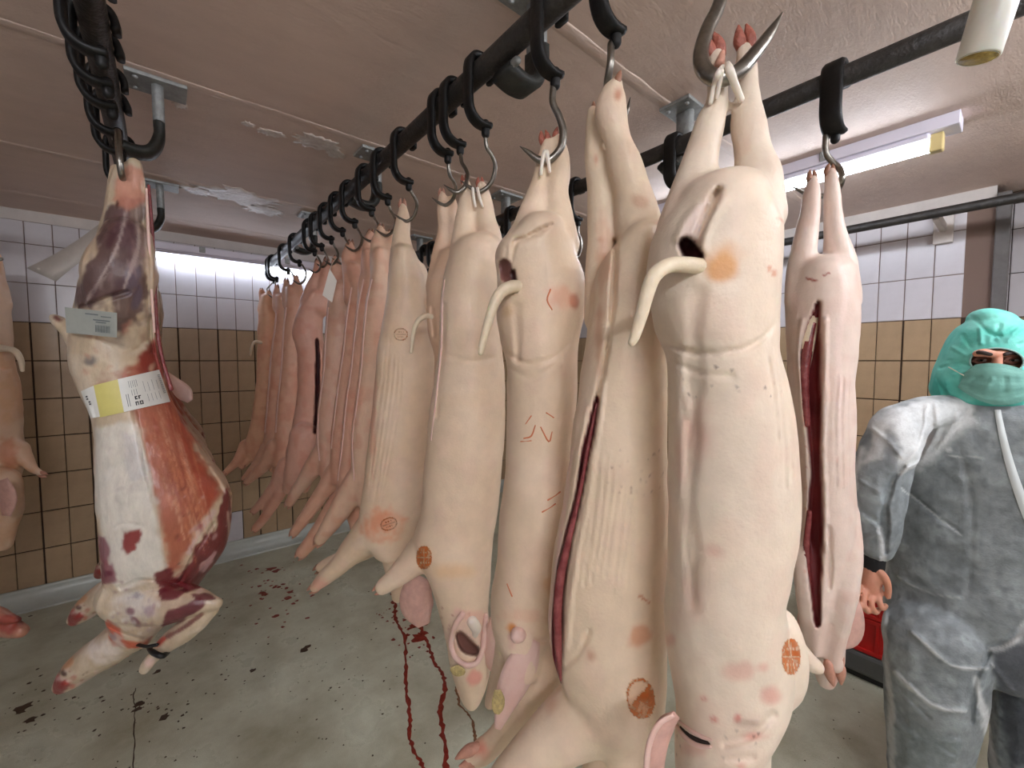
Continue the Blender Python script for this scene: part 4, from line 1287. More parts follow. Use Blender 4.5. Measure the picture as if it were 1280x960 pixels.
for i in range(20): c.blob(rng.uniform(120, 200), rng.uniform(540, 640), rng.uniform(3, 9), rng.uniform(4, 12), rng.choice([0, 1]) and (236, 230, 220) or (206, 196, 188), .5, rng.uniform(0, 90), .9, .6)
for i in range(70):
    t_ = rng.uniform(0, 1); x0, y0 = 190 + 60 * t_ + rng.uniform(-22, 16), 470 + 180 * t_ + rng.uniform(-20, 30)
    c.line([(x0, y0, 1.5), (x0 + 8, y0 + 26, 2), (x0 + 14, y0 + 50, 1)], [(214, 140, 100), (150, 62, 48), (222, 170, 140)][i % 3], .35, .9, .5)
for i in range(60): c.blob(rng.uniform(105, 195), rng.uniform(400, 480), rng.uniform(3, 9), rng.uniform(3, 8), [(224, 208, 176), (176, 140, 116), (190, 120, 100)][i % 3], .4, rng.uniform(0, 90), .9, .6)
for i in range(50): c.blob(rng.uniform(110, 190), rng.uniform(260, 400), rng.uniform(2, 6), rng.uniform(5, 14), [(150, 120, 118), (70, 40, 50), (180, 160, 150)][i % 3], .4, rng.uniform(-20, 40), .9, .6)
for i in range(40): c.blob(rng.uniform(215, 290), rng.uniform(610, 740), rng.uniform(1.5, 4), rng.uniform(3, 9), [(206, 170, 164), (80, 18, 26), (160, 70, 76)][i % 3], .5, rng.uniform(20, 60), .9, .6)
for i in range(40): c.blob(rng.uniform(130, 200), rng.uniform(735, 800), rng.uniform(2, 6), rng.uniform(2, 6), [(170, 150, 164), (236, 232, 226), (150, 96, 110)][i % 3], .45, 0, .9, .6)
for i in range(34): c.blob(rng.uniform(62, 120), rng.uniform(838, 878), rng.uniform(2, 7), rng.uniform(1.5, 4), [(190, 70, 62), (84, 22, 28), (226, 196, 186), (150, 44, 46)][i % 4], .6, rng.uniform(-50, -10), .9, .5)
c.finish('body', tl, M['raw'], BEIGE, [((224, 210, 190), .5, 1), ((176, 140, 120), .35, 0)], .007)
limb_part('fat_edge', [(186, 232, 1.5), (190, 290, 2.2), (193, 350, 2), (196, 410, 2.5), (204, 452, 2), (214, 486, 2.5)], u - .01, M['flesh'], tl, 8, 6)
limb_part('fat_edge', [(183, 236, 1.2), (186, 300, 1.8), (190, 370, 1.6), (193, 415, 1.2)], u - .035, M['ear_pale'], tl, 8, 6)
m_ = MB(); m_.tube([at(x, y, uu) for x, y, uu in ((187, 810, u - .02), (192, 816, u - .085), (203, 820, u - .095), (209, 816, u - .05))], .008, 8, 5); band_ = put('rubber_band', m_.mesh('b'), M['rubber'], tl)
m_ = MB(); m_.tube([at(x, y, uu) for x, y, uu in ((172, 806, u - .06), (184, 808, u - .085), (196, 806, u - .09))], .005, 8, 5); put('rubber_band', m_.mesh('b'), M['rubber'], tl)


def quad(c4):
    (ax, ay), (bx, by), (cx, cy), (dx, dy) = c4     # top left, top right, bottom right, bottom left

    def fn(a, b):
        s_, t_ = (a + 1) / 2, (b + 1) / 2
        return ((ax * (1 - s_) + bx * s_) * (1 - t_) + (dx * (1 - s_) + cx * s_) * t_, (ay * (1 - s_) + by * s_) * (1 - t_) + (dy * (1 - s_) + cy * s_) * t_)
    return fn


def sub(fn, a0, a1, b0, b1):
    return lambda a, b: fn(a0 + (a + 1) / 2 * (a1 - a0), b0 + (b + 1) / 2 * (b1 - b0))


def prints(car, parent, fn, cells, mat, off):
    """flat print: each cell (a0, a1, b0, b1) of a label joined into one sheet of ink"""
    V, F = [], []
    for a0, a1, b0, b1 in cells:
        f2 = sub(fn, a0, a1, b0, b1)
        q = []
        for a, b in ((-1, -1), (1, -1), (1, 1), (-1, 1)):
            x, y = f2(a, b); p, nn = car.hit(x, y)
            if p is None: break
            d = ray(x, y); d /= np.linalg.norm(d); q.append(p - d * off)
        if len(q) == 4:
            F.append(tuple(range(len(V), len(V) + 4))); V.extend(tuple(v) for v in q)
    me = bpy.data.meshes.new('print'); me.from_pydata(V, [], F); me.update()
    o = put('print', me, mat, parent, False); o['kind'] = 'stuff'
    return o


# the wrapped paper label and the small film label
fn = quad(((147, 474), (199, 462), (213, 502), (155, 515)))
pl = c.sheet('paper_label', fn, 14, 10, M['paper'], tl, .006)
cells = []
for k in range(5): cells.append((-.55 + k * .09, -.53 + k * .09, -.75, -.35 + .05 * (k % 2)))
for k in range(3): cells.append((-.5 + k * .11, -.48 + k * .11, -.2, .15))
for k in range(2): cells.append((-.78 + k * .09, -.75 + k * .09, .0, .75))
for k in range(4): cells.append((.1 + k * .2, .115 + k * .2, -.55 + .1 * (k % 2), .1)); cells.append((.15 + k * .17, .165 + k * .17, .25, .7))
for k in range(14): cells.append((.84, .95, -.72 + k * .085, -.68 + k * .085))
prints(c, pl, fn, cells, M['ink_grey'], .0068)
prints(c, pl, fn, [(-.42, -.3, .22, .29), (-.42, -.3, .36, .43), (-.42, -.36, .22, .43), (-.26, -.2, .22, .43), (-.26, -.14, .22, .28), (-.44, -.32, .55, .61), (-.44, -.39, .55, .78), (-.34, -.3, .55, .78), (-.25, -.2, .55, .78), (-.25, -.12, .55, .6), (-.25, -.12, .73, .78), (-.15, -.1, .55, .78)], M['ink'], .0072)
fy = quad(((116, 482), (148, 474), (156, 515), (124, 522)))
c.sheet('yellow_label', fy, 10, 8, M['paper_yellow'], tl, .0055)
fw = quad(((101, 489), (117, 482), (125, 521), (113, 523)))
pw = c.sheet('paper_label', fw, 6, 8, M['paper'], tl, lambda a, b: .006 + .010 * (a < 0) * (1 + b) * .5)
prints(c, pw, fw, [(-.6, -.3, -.55, -.45), (-.6, -.3, -.38, -.28), (-.4, -.1, -.15, -.05), (-.4, -.1, .0, .1)], M['ink'], .012)
fs = quad(((81, 384), (146, 391), (146, 422), (83, 416)))
m_ = MB()
V = []
for (x, y, du) in ((81, 384, -.13), (146, 391, -.16), (146, 422, -.16), (83, 416, -.13)): V.append(at(x, y, u + du))
N_ = np.cross(V[1] - V[0], V[3] - V[0]); N_ /= np.linalg.norm(N_)
if N_.dot(V[0] - O) > 0: N_ = -N_
m_.add([*V, *[v - N_ * .0008 for v in V]], [(0, 1, 2, 3), (7, 6, 5, 4), (0, 4, 5, 1), (1, 5, 6, 2), (2, 6, 7, 3), (3, 7, 4, 0)])
fl_ = m_.put('film_label', M['paper_grey'], tl)


def flat_print(parent, V, cells, mat, off=.0008):
    m_ = MB()
    q = lambda a, b: ((V[0] * (1 - (a + 1) / 2) + V[1] * (a + 1) / 2) * (1 - (b + 1) / 2) + (V[3] * (1 - (a + 1) / 2) + V[2] * (a + 1) / 2) * (b + 1) / 2) + N_ * off
    for a0, a1, b0, b1 in cells: m_.add([q(a0, b0), q(a1, b0), q(a1, b1), q(a0, b1)], [(0, 1, 2, 3)])
    o = m_.put('print', mat, parent); o['kind'] = 'stuff'


cells = [(-.2, .3, -.72, -.62), (.4, .8, -.6, -.52), (.1, .75, -.3, -.2), (.2, .6, -.12, -.04)]
for k in range(16): cells.append((.18 + k * .036, .18 + k * .036 + (.012, .022)[k % 3 == 0], .15, .72))
flat_print(fl_, V, cells, M['ink_grey'])

# copies further along the rail: body and rubber bands only
nd = [ch for ch in tl.children if ch.name.split('.')[0] in ('body', 'rubber_band')]
for dY, dX, rz, lab in ((.50, -.01, .10, 'second skinned carcass on the left rail, its red neck stump showing low left'), (.92, .0, -.06, 'third skinned carcass on the left rail, only a dark neck stump showing'), (1.42, .01, .05, 'farthest skinned carcass on the left rail, highest of the neck stumps')):
    r = tl.copy(); C.objects.link(r); r['label'] = lab
    r.location = tl.location + Vector((dX, dY, 0)); r.rotation_euler = (0, 0, rz)
    for ch in nd:
        k_ = ch.copy(); C.objects.link(k_); k_.parent = r
    if dY == .50:
        r2_ = r.rotation_euler.copy(); r.rotation_euler = (0, 0, 0)
        for nm, pts in (('rib_flap', [(204, 466, 3), (216, 480, 8), (227, 492, 10), (234, 502, 4)]), ('fat_fringe', [(226, 568, 3), (236, 586, 6), (246, 606, 5), (250, 622, 2)])):
            leaf(nm, pts, 1.72, M['ear_pale'], r)
        r.rotation_euler = r2_
# carcass whose neck just enters at the left edge
u2 = 2.0
te = thing('skinned_carcass', 'skinned carcass beyond the left picture edge, only two red neck flaps showing low', 'carcass', at(-90, 300, u2), 'skinned carcasses on the left rail')
c2 = Carcass(.008)
c2.limb([(-90, 300, 8), (-90, 340, 12)], u2)
c2.loft([(320, -105, -75), (380, -120, -60), (480, -130, -50), (600, -135, -40), (700, -128, -42), (740, -115, -50)], u2, .1)
c2.limb([(-80, 730, 26), (-40, 765, 22), (-5, 780, 17), (14, 786, 14), (26, 789, 10)], u2)
c2.limb([(-40, 758, 16), (-5, 768, 12), (10, 773, 9), (22, 775, 6)], u2 - .03)
c2.blob(8, 778, 28, 16, (170, 62, 52), .8); c2.blob(26, 775, 8, 8, (110, 40, 36), .8)
c2.finish('body', te, M['raw'], (206, 150, 126), [((176, 110, 92), .5, 1)], .006)

# the film sleeve at the shank
ts = thing('film_sleeve', 'greyish film sleeve sticking out left from the shank of the skinned carcass', 'sleeve', at(140, 285, u + .13))
m_ = MB(); R = []
for t_ in np.linspace(0, 1, 9):
    xa, ya = 134 - 101 * t_, 272 + 63 * t_ + 5 * math.sin(math.pi * t_); xb, yb = 142 - 72 * t_, 306 + 46 * t_ - 5 * math.sin(math.pi * t_)
    pa, pb = at(xa, ya, u + .16), at(xb, yb, u + .13 + .015 * math.sin(t_ * 5))
    dd = (pa - O) / np.linalg.norm(pa - O)
    R.append(np.array([pa, (pa + pb) / 2 - dd * .002, pb, pb + dd * .0015, (pa + pb) / 2 - dd * .0005, pa + dd * .0015]))
m_.rings(R); m_.put('sheet', M['film'], ts, True)

# ================================================================== HOOKS
HOOKS = 'hangers and hooks on the long rail'


def hanger(label, X, Y, group, steel=None, drop=.12, yaw=0.0, width=.040, tipside=-1):
    """black strap over the rail with a swivel knob; steel = path (world points, radii) or a drop for the plain S hook"""
    t = thing('rail_hook', label, 'hook', (X, Y, RZ), group)
    ca, sa = math.cos(yaw), math.sin(yaw)
    P = lambda dx, dz, dy=0: np.array([X + dx * ca, Y + dx * sa + dy, RZ + dz])
    m_ = MB(); m_.bar([P(.041, -.012), P(.0405, .012), P(.030, .033), P(.006, .0415), P(-.018, .039), P(-.034, .024), P(-.040, .0), P(-.041, -.03), P(-.041, -.06), P(-.041, -.09), P(-.038, -.112), P(-.027, -.132), P(-.008, -.144), P(.012, -.146), P(.032, -.144)], (-sa, ca, 0), width, .018, 3)
    st = m_.put('strap', M['strap'], t, True)
    m_ = MB(); m_.tube([P(.020, -.138), P(.020, -.167)], .0125, 12, 2); m_.put('swivel_knob', M['strap'], t, True)
    if steel is not False:
        if steel is None:
            S = [P(.020, -.155), P(.020, -.155 - drop * .3), P(.040, -.155 - drop * .5), P(.042, -.155 - drop * .75), P(.018, -.155 - drop), P(-.014, -.155 - drop * .93), P(-.045, -.155 - drop * .72)]
            r_ = [.006, .006, .0065, .0065, .0065, .006, .0012]
        else:
            S, r_ = steel
        m_ = MB(); m_.tube(S, r_, 10, 7); m_.put('steel_hook', M['steel'], t, True)
    return t


def px_hook(xs, ys, h, u, r=.0065, m=1):
    pts = [(0, 0), (0, .22), (.10, .40), (.15, .58), (.08, .84), (-.10, .99), (-.28, .92), (-.44, .80)]
    return [at(xs + m * a * h, ys + b_ * h, u) for a, b_ in pts], [r, r, r, r * 1.05, r * 1.1, r * 1.1, r * .9, r * .2]


def Y_on(x, X):
    return (u_on(x, X) - X * math.sin(YAW)) / math.cos(YAW)


XM = RX[2]
# (swivel x, swivel y, hook height px or None, what it carries)
ROW = [(334, 358, 22, 3.6, 'the farthest pig of the row'), (344, 352, 22, 3.45, 'the second pig from the far end'), (364, 336, 26, 3.2, 'the third pig from the far end'), (378, 327, 30, 3.0, 'a hidden pig, fourth hook from the far end'),
       (397, 317, 26, 2.82, 'the far pig with the broad rump'), (406, 312, 24, 2.82, 'the broad rumped far pig by its other leg'), (418, 303, 30, 2.52, 'the far pig with the card tag'), (432, 292, 40, 2.52, 'the card tag pig by its other leg'),
       (447, 280, 36, 2.34, 'the pig right of the card tag'), (468, 266, 38, 2.17, 'the leftmost of two narrow pigs'), (488, 255, 42, 2.0, 'the narrow pig with the pale crease'), (514, 231, 48, 1.745, 'the pig with the creased belly'),
       (562, 209, 50, 1.58, 'the half hidden thin tailed pig'), (577, 193, 50, 1.34, 'the open eared pig by its left leg'), (608, 168, 74, 1.34, 'the open eared pig by its right leg')]
for i, (xs, ys, h, ul, what) in enumerate(ROW):
    Y = min(Y_on(xs, XM + .02), 4.14 - .1 * i)
    us = (XM + .02) * math.sin(YAW) + Y * math.cos(YAW)
    st_ = px_hook(xs, ys - 2, h, us, .0062)
    n_ = len(st_[0])
    for j in range(n_):
        p_ = st_[0][j] - O
        k_ = smooth(j / (n_ - 3)) if j < n_ - 3 else 1.0
        st_[0][j] = O + p_ * (1 + (ul / us - 1) * float(k_))
    st_[0][0] = np.array([XM + .02, Y, RZ - .15])
    hanger('black rail hanger and steel hook holding ' + what, XM, Y, HOOKS, st_)
# the three nearest
uu = u_on(692, XM + .02)
hanger('black rail hanger with clear S shaped steel hook above the pig with scratched back', XM, Y_on(692, XM + .02), HOOKS,
       ([at(x, y, uu) for x, y in ((692, 105), (691, 128), (699, 146), (704, 165), (701, 184), (688, 199), (674, 200), (660, 190), (650, 183))], [.008, .0085, .009, .0095, .0095, .0095, .009, .006, .001]))
uu = u_on(764, XM + .02)
hanger('black rail hanger and steel hook passing behind the trotter of the long slit pig', XM, Y_on(764, XM + .02), HOOKS,
       ([at(x, y, v) for x, y, v in ((764, 55, uu), (763, 80, uu), (759, 105, uu + .02), (760, 130, uu + .05), (772, 146, uu + .06), (783, 140, uu + .05), (788, 122, uu + .05))], [.008, .008, .008, .008, .007, .005, .001]))
uu = .73
hanger('black rail hanger with thick steel hook whose point rises right of the nearest trotters', XM, Y_on(905, XM), HOOKS,
       ([at(x, y, v) for x, y, v in ((908, -55, uu), (906, -25, uu), (898, 8, uu - .01), (884, 38, uu - .02), (876, 68, uu - .03), (882, 90, uu - .04), (900, 98, uu - .05), (922, 90, uu - .05), (944, 66, uu - .045), (962, 42, uu - .04), (978, 16, uu - .04))],
        [.010, .0105, .011, .0115, .012, .0125, .0125, .012, .0105, .008, .0012]))
# right hand rail
X3 = RX[3]
uu = u_on(1032, X3 + .02)
hanger('wide black rail hanger and steel hook holding the open pig beside the worker', X3, Y_on(1032, X3 + .02), 'hangers on the right hand rail',
       ([at(x, y, v) for x, y, v in ((1032, 170, uu), (1032, 190, uu), (1040, 202, uu), (1050, 212, uu - .01), (1052, 226, uu - .02), (1044, 240, uu + .05), (1020, 246, uu + .06), (1004, 240, uu + .05), (990, 233, uu + .03))], [.008, .008, .0085, .0085, .0085, .008, .008, .007, .001]), width=.055)
hanger('empty black rail hanger on the right hand rail beside its bracket', X3, Y_on(838, X3), 'hangers on the right hand rail', False, width=.05)
hanger('empty black rail hanger with bare steel hook seen left of the long slit pig', X3, Y_on(718, X3), 'hangers on the right hand rail', None, .17)
hanger('empty black rail hanger seen just above the rump of the scratched pig', X3, Y_on(640, X3), 'hangers on the right hand rail', None, .14)
hanger('left one of two far black rail hangers on the right hand rail', X3, Y_on(534, X3), 'hangers on the right hand rail', None, .14)
hanger('right one of two far black rail hangers on the right hand rail', X3, Y_on(543, X3), 'hangers on the right hand rail', None, .14)
# left rail
X1 = RX[1]
GL = 'hangers on the left rail'
yl = [(1.36, 'nearest, upper left black rail hanger on the left rail, hanging empty'), (1.5, 'second black rail hanger on the left rail, hanging empty'), (1.62, 'third black rail hanger on the left rail, just in front of the loaded one'), (1.95, 'fifth black rail hanger on the left rail, just behind the loaded one')]
for Y, lab in yl: hanger(lab, X1, Y, GL, False, yaw=random.uniform(-.15, .15))
lam = tl.location
hanger('black rail hanger and steel hook holding the nearest skinned carcass', X1, lam.y - .0, GL,
       ([np.array(p_) for p_ in ((X1 + .02, lam.y, RZ - .15), tuple(at(147, 165, 1.29)), tuple(at(149, 195, 1.27)), tuple(at(152, 218, 1.28)), tuple(at(155, 226, 1.32)), tuple(at(158, 218, 1.36)))], [.008, .008, .0085, .0085, .007, .002]))
for dY, lab in ((.50, 'black rail hanger holding the second skinned carcass on the left rail'), (.92, 'black rail hanger holding the third skinned carcass on the left rail'), (1.42, 'black rail hanger holding the farthest skinned carcass on the left rail')):
    hanger(lab, X1, lam.y + dY, GL, None, .12)
X0 = RX[0]
hanger('black rail hanger and hook holding the pig cut by the left picture edge', X0, float(t8.location.y), 'hanger at the left picture edge', ([np.array((X0 + .02, t8.location.y, RZ - .15)), (np.array((X0 + .03, t8.location.y, RZ - .3))), np.array(t8.location) + np.array((0, 0, .03)), np.array(t8.location) + np.array((-.04, 0, .0))], [.007, .007, .007, .004]))

# white card tag on the far row
tt = thing('card_tag', 'white card tag hanging in the far part of the pig row', 'tag', at(412, 345, 2.05))
m_ = MB(); V = [at(x, y, 2.02) for x, y in ((412, 336), (421, 351), (415, 378), (403, 369))]; dd = Fv * .002
m_.add([*V, *[v + dd for v in V]], [(0, 1, 2, 3), (7, 6, 5, 4), (0, 4, 5, 1), (1, 5, 6, 2), (2, 6, 7, 3), (3, 7, 4, 0)]); m_.put('card', M['tag'], tt)
m_ = MB(); m_.tube([at(412, 338, 2.02), at(416, 328, 2.2), at(421, 322, 2.47)], .002, 6, 3); m_.put('string', M['tendon'], tt, True)

# ================================================================== THE WORKER
u = 1.46
tp = thing('person', 'person in pale see-through coverall, turquoise hood and green mask, standing at right', 'person', tuple(np.array([at(1240, 800, u)[0], at(1240, 800, u)[1], FL])))
DARK, PALE = (138, 146, 148), (230, 234, 234)
fz = (FL - EYE)
yfoot = 480 - FPX * np.dot(np.array([0, 0, fz]) + Fv * u, CU) / np.dot(np.array([0, 0, fz]) + Fv * u, CF)
# body: head, neck, trunk, arms with hands, legs
c = Carcass(.0036, 3)
c.loft([(398, 1218, 1262, .06), (410, 1203, 1282, .09), (425, 1197, 1290, .098), (445, 1196, 1292, .10), (465, 1199, 1289, .098), (482, 1206, 1281, .09), (497, 1220, 1268, .07)], u, .1)
c.limb([(1243, 480, 36), (1243, 520, 36), (1248, 545, 48)], u)
c.loft([(520, 1190, 1310), (560, 1165, 1335), (620, 1155, 1345), (700, 1150, 1350), (780, 1145, 1352), (815, 1150, 1350)], u, .11)
c.limb([(1158, 538, 10, u + .04), (1114, 562, 11, u + .03), (1100, 630, 11, u + .01), (1094, 680, 10), (1091, 706, 10), (1089, 720, 12), (1087, 734, 12)], u)
for i, (x0, y0, x1, y1, x2, y2) in enumerate(((1074, 732, 1070, 748, 1075, 758), (1082, 737, 1079, 753, 1084, 764), (1091, 739, 1089, 755, 1094, 765), (1099, 736, 1099, 751, 1103, 760))):
    c.limb([(x0, y0, 4.0, u - .01), (x1, y1, 3.7, u - .034), (x2, y2, 3.4, u - .036), (x2 + 4, y2 - 3, 3.0, u - .008)], u)
c.limb([(1097, 712, 5, u - .02), (1106, 722, 4.6, u - .035), (1110, 734, 4.0, u - .04), (1110, 746, 3.2, u - .035)], u)
c.limb([(1340, 540, 10, u + .04), (1396, 580, 11, u + .03), (1418, 650, 18), (1420, 700, 12), (1420, 726, 15), (1418, 742, 14)], u)
for i in range(4): c.limb([(1410 + i * 8, 738, 6, u), (1408 + i * 8, 754, 5.5, u - .02), (1412 + i * 7, 764, 5, u - .02)], u)
c.limb([(1410, 718, 6, u - .02), (1402, 730, 5.5, u - .03), (1401, 744, 4.5, u - .03)], u)
c.limb([(1180, 810, 46), (1168, 900, 36), (1160, 1000, 26), (1158, yfoot - 12, 18)], u)
c.limb([(1305, 810, 46), (1295, 900, 36), (1286, 1000, 26), (1284, yfoot - 12, 18)], u)
c.limb([(1247, 446, 5, u - .098), (1246, 458, 6, u - .102), (1245, 468, 7, u - .104)], u)          # nose
c.limb([(1222, 442, 5, u - .088), (1230, 441, 6, u - .095), (1246, 443, 5, u - .098), (1262, 441, 6, u - .090), (1270, 443, 5, u - .078)], u)  # brow ridge
c.cut([(1222, 450, 6), (1234, 450, 6)], .010, soft=.9); c.cut([(1261, 450, 6), (1272, 450, 6)], .010, soft=.9)
c.cut([(1235, 488, 2), (1256, 488, 2)], .005, (150, 80, 76), .8)
c.blob(1228, 450, 14, 7, (146, 96, 78), .7); c.blob(1267, 450, 13, 7, (146, 96, 78), .7)
c.blob(1088, 745, 14, 20, (196, 132, 106), .6)
body = c.finish('body', tp, M['face'], (196, 138, 112), [((206, 150, 126), .4, 1)], 0)
for x, y in ((1228, 450), (1267, 450)):
    p, n_ = c.hit(x, y); dd = (p - O) / np.linalg.norm(p - O)
    e = put('eyeball', MB().ball(p + dd * .003, .0115, 14, 10).mesh('e'), M['eye_white'], tp)
    ctr = p + dd * .003
    tow = -dd - Rv * .25; tow /= np.linalg.norm(tow)
    put('iris', MB().ball(ctr + tow * .0078, .0052, 10, 8).mesh('e'), M['iris'], e)
    for dy_, th in ((-3.2, 3.0), (3.6, 2.2)):
        limb_part('eyelid', [(x - 12, y + 1.5, 1.2), (x - 5, y + dy_, th), (x + 4, y + dy_, th), (x + 12, y + 1.5, 1.2)], float((ctr - dd * .0105 - O) @ Fv), M['lid'], e, 8, 4)
for pts in ([(1214, 444, 1.5), (1224, 440.5, 2.6), (1238, 443, 2.2)], [(1256, 443, 2.2), (1268, 440.5, 2.6), (1279, 444, 1.5)]):
    q = []
    for x, y, r_ in pts:
        p, n_ = c.hit(x, y); q.append((x, y, r_, float((p - O) @ Fv) - .002))
    limb_part('eyebrow', q, u, M['brow'], tp, 8, 4)
# coverall
c = Carcass(.0068, 5)
c.loft([(494, 1190, 1300, .10), (502, 1150, 1340, .12), (515, 1122, 1380, .14), (540, 1108, 1398, .155), (580, 1110, 1400, .165), (620, 1110, 1400, .165), (680, 1106, 1396, .165), (740, 1103, 1392, .17), (790, 1102, 1388, .17), (820, 1108, 1380, .15)], u, .16)
c.limb([(1205, 508, 18), (1160, 515, 24), (1122, 532, 28), (1110, 556, 32)], u)
c.limb([(1290, 508, 18), (1330, 515, 24), (1372, 532, 28), (1398, 556, 32)], u)
c.limb([(1135, 532, 27), (1112, 557, 34), (1100, 600, 34), (1096, 636, 32), (1096, 664, 27), (1094, 684, 22)], u)
c.limb([(1370, 528, 30), (1402, 560, 36), (1416, 620, 33), (1420, 680, 26), (1420, 704, 20)], u)
c.limb([(1168, 800, 62), (1166, 860, 58), (1161, 920, 50), (1157, 1000, 42), (1156, yfoot - 14, 34)], u)
c.limb([(1305, 800, 66), (1300, 870, 60), (1292, 950, 50), (1286, 1020, 42), (1284, yfoot - 14, 34)], u)
c.cut([(1130, 585, 4), (1112, 612, 7), (1106, 650, 7), (1108, 690, 5)], .022, soft=.9)
for pts, d_ in (([(1160, 505, 4), (1150, 550, 4), (1128, 585, 4)], -.008), ([(1170, 505, 5), (1172, 540, 5), (1150, 575, 5), (1125, 592, 4)], -.010), ([(1200, 515, 4), (1172, 560, 4), (1130, 590, 4)], -.008), ([(1130, 610, 5), (1165, 640, 4), (1200, 665, 3)], .009),
                ([(1090, 535, 4), (1110, 552, 4), (1126, 570, 3)], -.008), ([(1075, 600, 4), (1098, 615, 4)], -.008), ([(1080, 640, 4), (1100, 655, 4)], .008), ([(1078, 675, 4), (1098, 668, 4)], -.007), ([(1100, 700, 5), (1108, 740, 5), (1104, 780, 4)], -.010),
                ([(1120, 720, 4), (1155, 740, 4), (1200, 748, 3)], -.006), ([(1140, 790, 5), (1190, 832, 5), (1235, 836, 4)], -.010), ([(1120, 840, 5), (1165, 880, 5), (1206, 888, 4)], -.010), ([(1125, 860, 5), (1160, 895, 5)], .010), ([(1232, 810, 6), (1260, 800, 6), (1285, 780, 5)], .016),
                ([(1118, 905, 5), (1150, 925, 5), (1196, 925, 4)], -.008), ([(1235, 815, 6), (1222, 850, 6), (1214, 900, 5)], .02), ([(1130, 935, 5), (1160, 925, 5), (1190, 940, 4)], .008), ([(1200, 560, 6), (1215, 640, 6), (1210, 740, 5)], .005), ([(1240, 830, 4), (1262, 860, 4), (1285, 880, 4)], -.008)):
    c.cut(pts, d_, soft=.95)
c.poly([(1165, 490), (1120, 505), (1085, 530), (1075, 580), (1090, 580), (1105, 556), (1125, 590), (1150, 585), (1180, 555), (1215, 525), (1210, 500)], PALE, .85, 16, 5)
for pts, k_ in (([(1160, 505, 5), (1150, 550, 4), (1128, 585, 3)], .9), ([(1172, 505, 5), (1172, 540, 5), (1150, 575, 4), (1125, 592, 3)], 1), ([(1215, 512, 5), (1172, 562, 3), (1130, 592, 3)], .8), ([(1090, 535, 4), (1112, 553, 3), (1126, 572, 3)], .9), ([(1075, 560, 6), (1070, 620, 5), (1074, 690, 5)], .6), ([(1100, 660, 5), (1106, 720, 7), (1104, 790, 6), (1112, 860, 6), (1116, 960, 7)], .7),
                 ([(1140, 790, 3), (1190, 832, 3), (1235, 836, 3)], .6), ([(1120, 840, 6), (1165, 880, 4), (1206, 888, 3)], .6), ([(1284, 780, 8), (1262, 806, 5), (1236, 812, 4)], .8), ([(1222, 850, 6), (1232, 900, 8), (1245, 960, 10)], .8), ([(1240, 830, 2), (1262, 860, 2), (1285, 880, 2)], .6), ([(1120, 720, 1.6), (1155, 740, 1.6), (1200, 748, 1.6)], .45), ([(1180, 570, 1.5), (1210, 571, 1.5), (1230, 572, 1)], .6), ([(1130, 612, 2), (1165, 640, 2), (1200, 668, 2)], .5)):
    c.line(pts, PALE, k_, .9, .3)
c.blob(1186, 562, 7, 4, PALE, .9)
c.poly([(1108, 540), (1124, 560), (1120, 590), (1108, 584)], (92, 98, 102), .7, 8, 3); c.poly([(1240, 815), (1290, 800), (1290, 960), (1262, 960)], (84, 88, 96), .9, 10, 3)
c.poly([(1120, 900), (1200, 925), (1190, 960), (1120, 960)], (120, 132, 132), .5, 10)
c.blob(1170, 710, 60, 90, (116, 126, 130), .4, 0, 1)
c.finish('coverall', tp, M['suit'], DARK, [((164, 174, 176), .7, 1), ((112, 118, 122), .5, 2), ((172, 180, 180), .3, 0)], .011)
c.sheet('zip_strip', lambda a, b: (1247 + 24 * (b + 1) / 2 + 22 * ((b + 1) / 2) ** 2 + a * (6 + 2 * b), 512 + 150 * (b + 1) / 2), 4, 26, M['zip'], tp, lambda a, b: .004 + .004 * (1 - a * a))
m_ = MB(); m_.tube([at(1093, 684, u), at(1092, 708, u)], [.036, .032], 14, 4); put('cuff', m_.mesh('c'), M['cuff'], tp)
m_ = MB(); m_.tube([at(1420, 696, u), at(1420, 718, u)], [.036, .031], 14, 4); put('cuff', m_.mesh('c'), M['cuff'], tp)
for x in (1156, 1284):
    f_ = at(x, yfoot - 6, u); m_ = MB(); f_ = np.array([f_[0], f_[1], FL + .045]); m_.tube([f_ + Fv * .05, f_ - Fv * .06, f_ - Fv * .17], [.045, .044, .036], 12, 4); put('boot', m_.mesh('b'), M['boot'], tp)
# hood and mask
c = Carcass(.0048, 4)
c.loft([(401, 1206, 1276, .09), (406, 1197, 1290, .11), (414, 1189, 1298, .125), (430, 1180, 1305, .13), (450, 1171, 1309, .132), (470, 1162, 1312, .132), (490, 1160, 1314, .13), (503, 1168, 1308, .125), (513, 1190, 1296, .11)], u, .12)
for k in range(16):
    a = k * .42
    c.cut([(1246 + 40 * math.cos(a), 449 + 24 * math.sin(a), 3), (1246 + 60 * math.cos(a + .15), 449 + 42 * math.sin(a + .15), 4)], .006 * (1 if k % 2 else -1), soft=.95)
c.cut([(1212, 393, 4), (1236, 415, 4), (1250, 420, 4)], .008, soft=.95); c.cut([(1250, 420, 4), (1275, 405, 4), (1285, 398, 4)], .008, soft=.95)
c.cut([(1175, 460, 4), (1200, 455, 4), (1215, 458, 3)], .008, soft=.9); c.cut([(1170, 475, 5), (1190, 500, 5), (1230, 510, 4)], .006, soft=.95)
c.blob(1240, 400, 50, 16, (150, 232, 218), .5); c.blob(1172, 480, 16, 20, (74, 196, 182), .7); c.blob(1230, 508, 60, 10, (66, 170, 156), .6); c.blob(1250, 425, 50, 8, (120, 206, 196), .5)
hood = c.finish('hood', tp, M['hood'], (104, 214, 198), [((132, 224, 210), .6, 1), ((78, 190, 178), .5, 0)], .006)


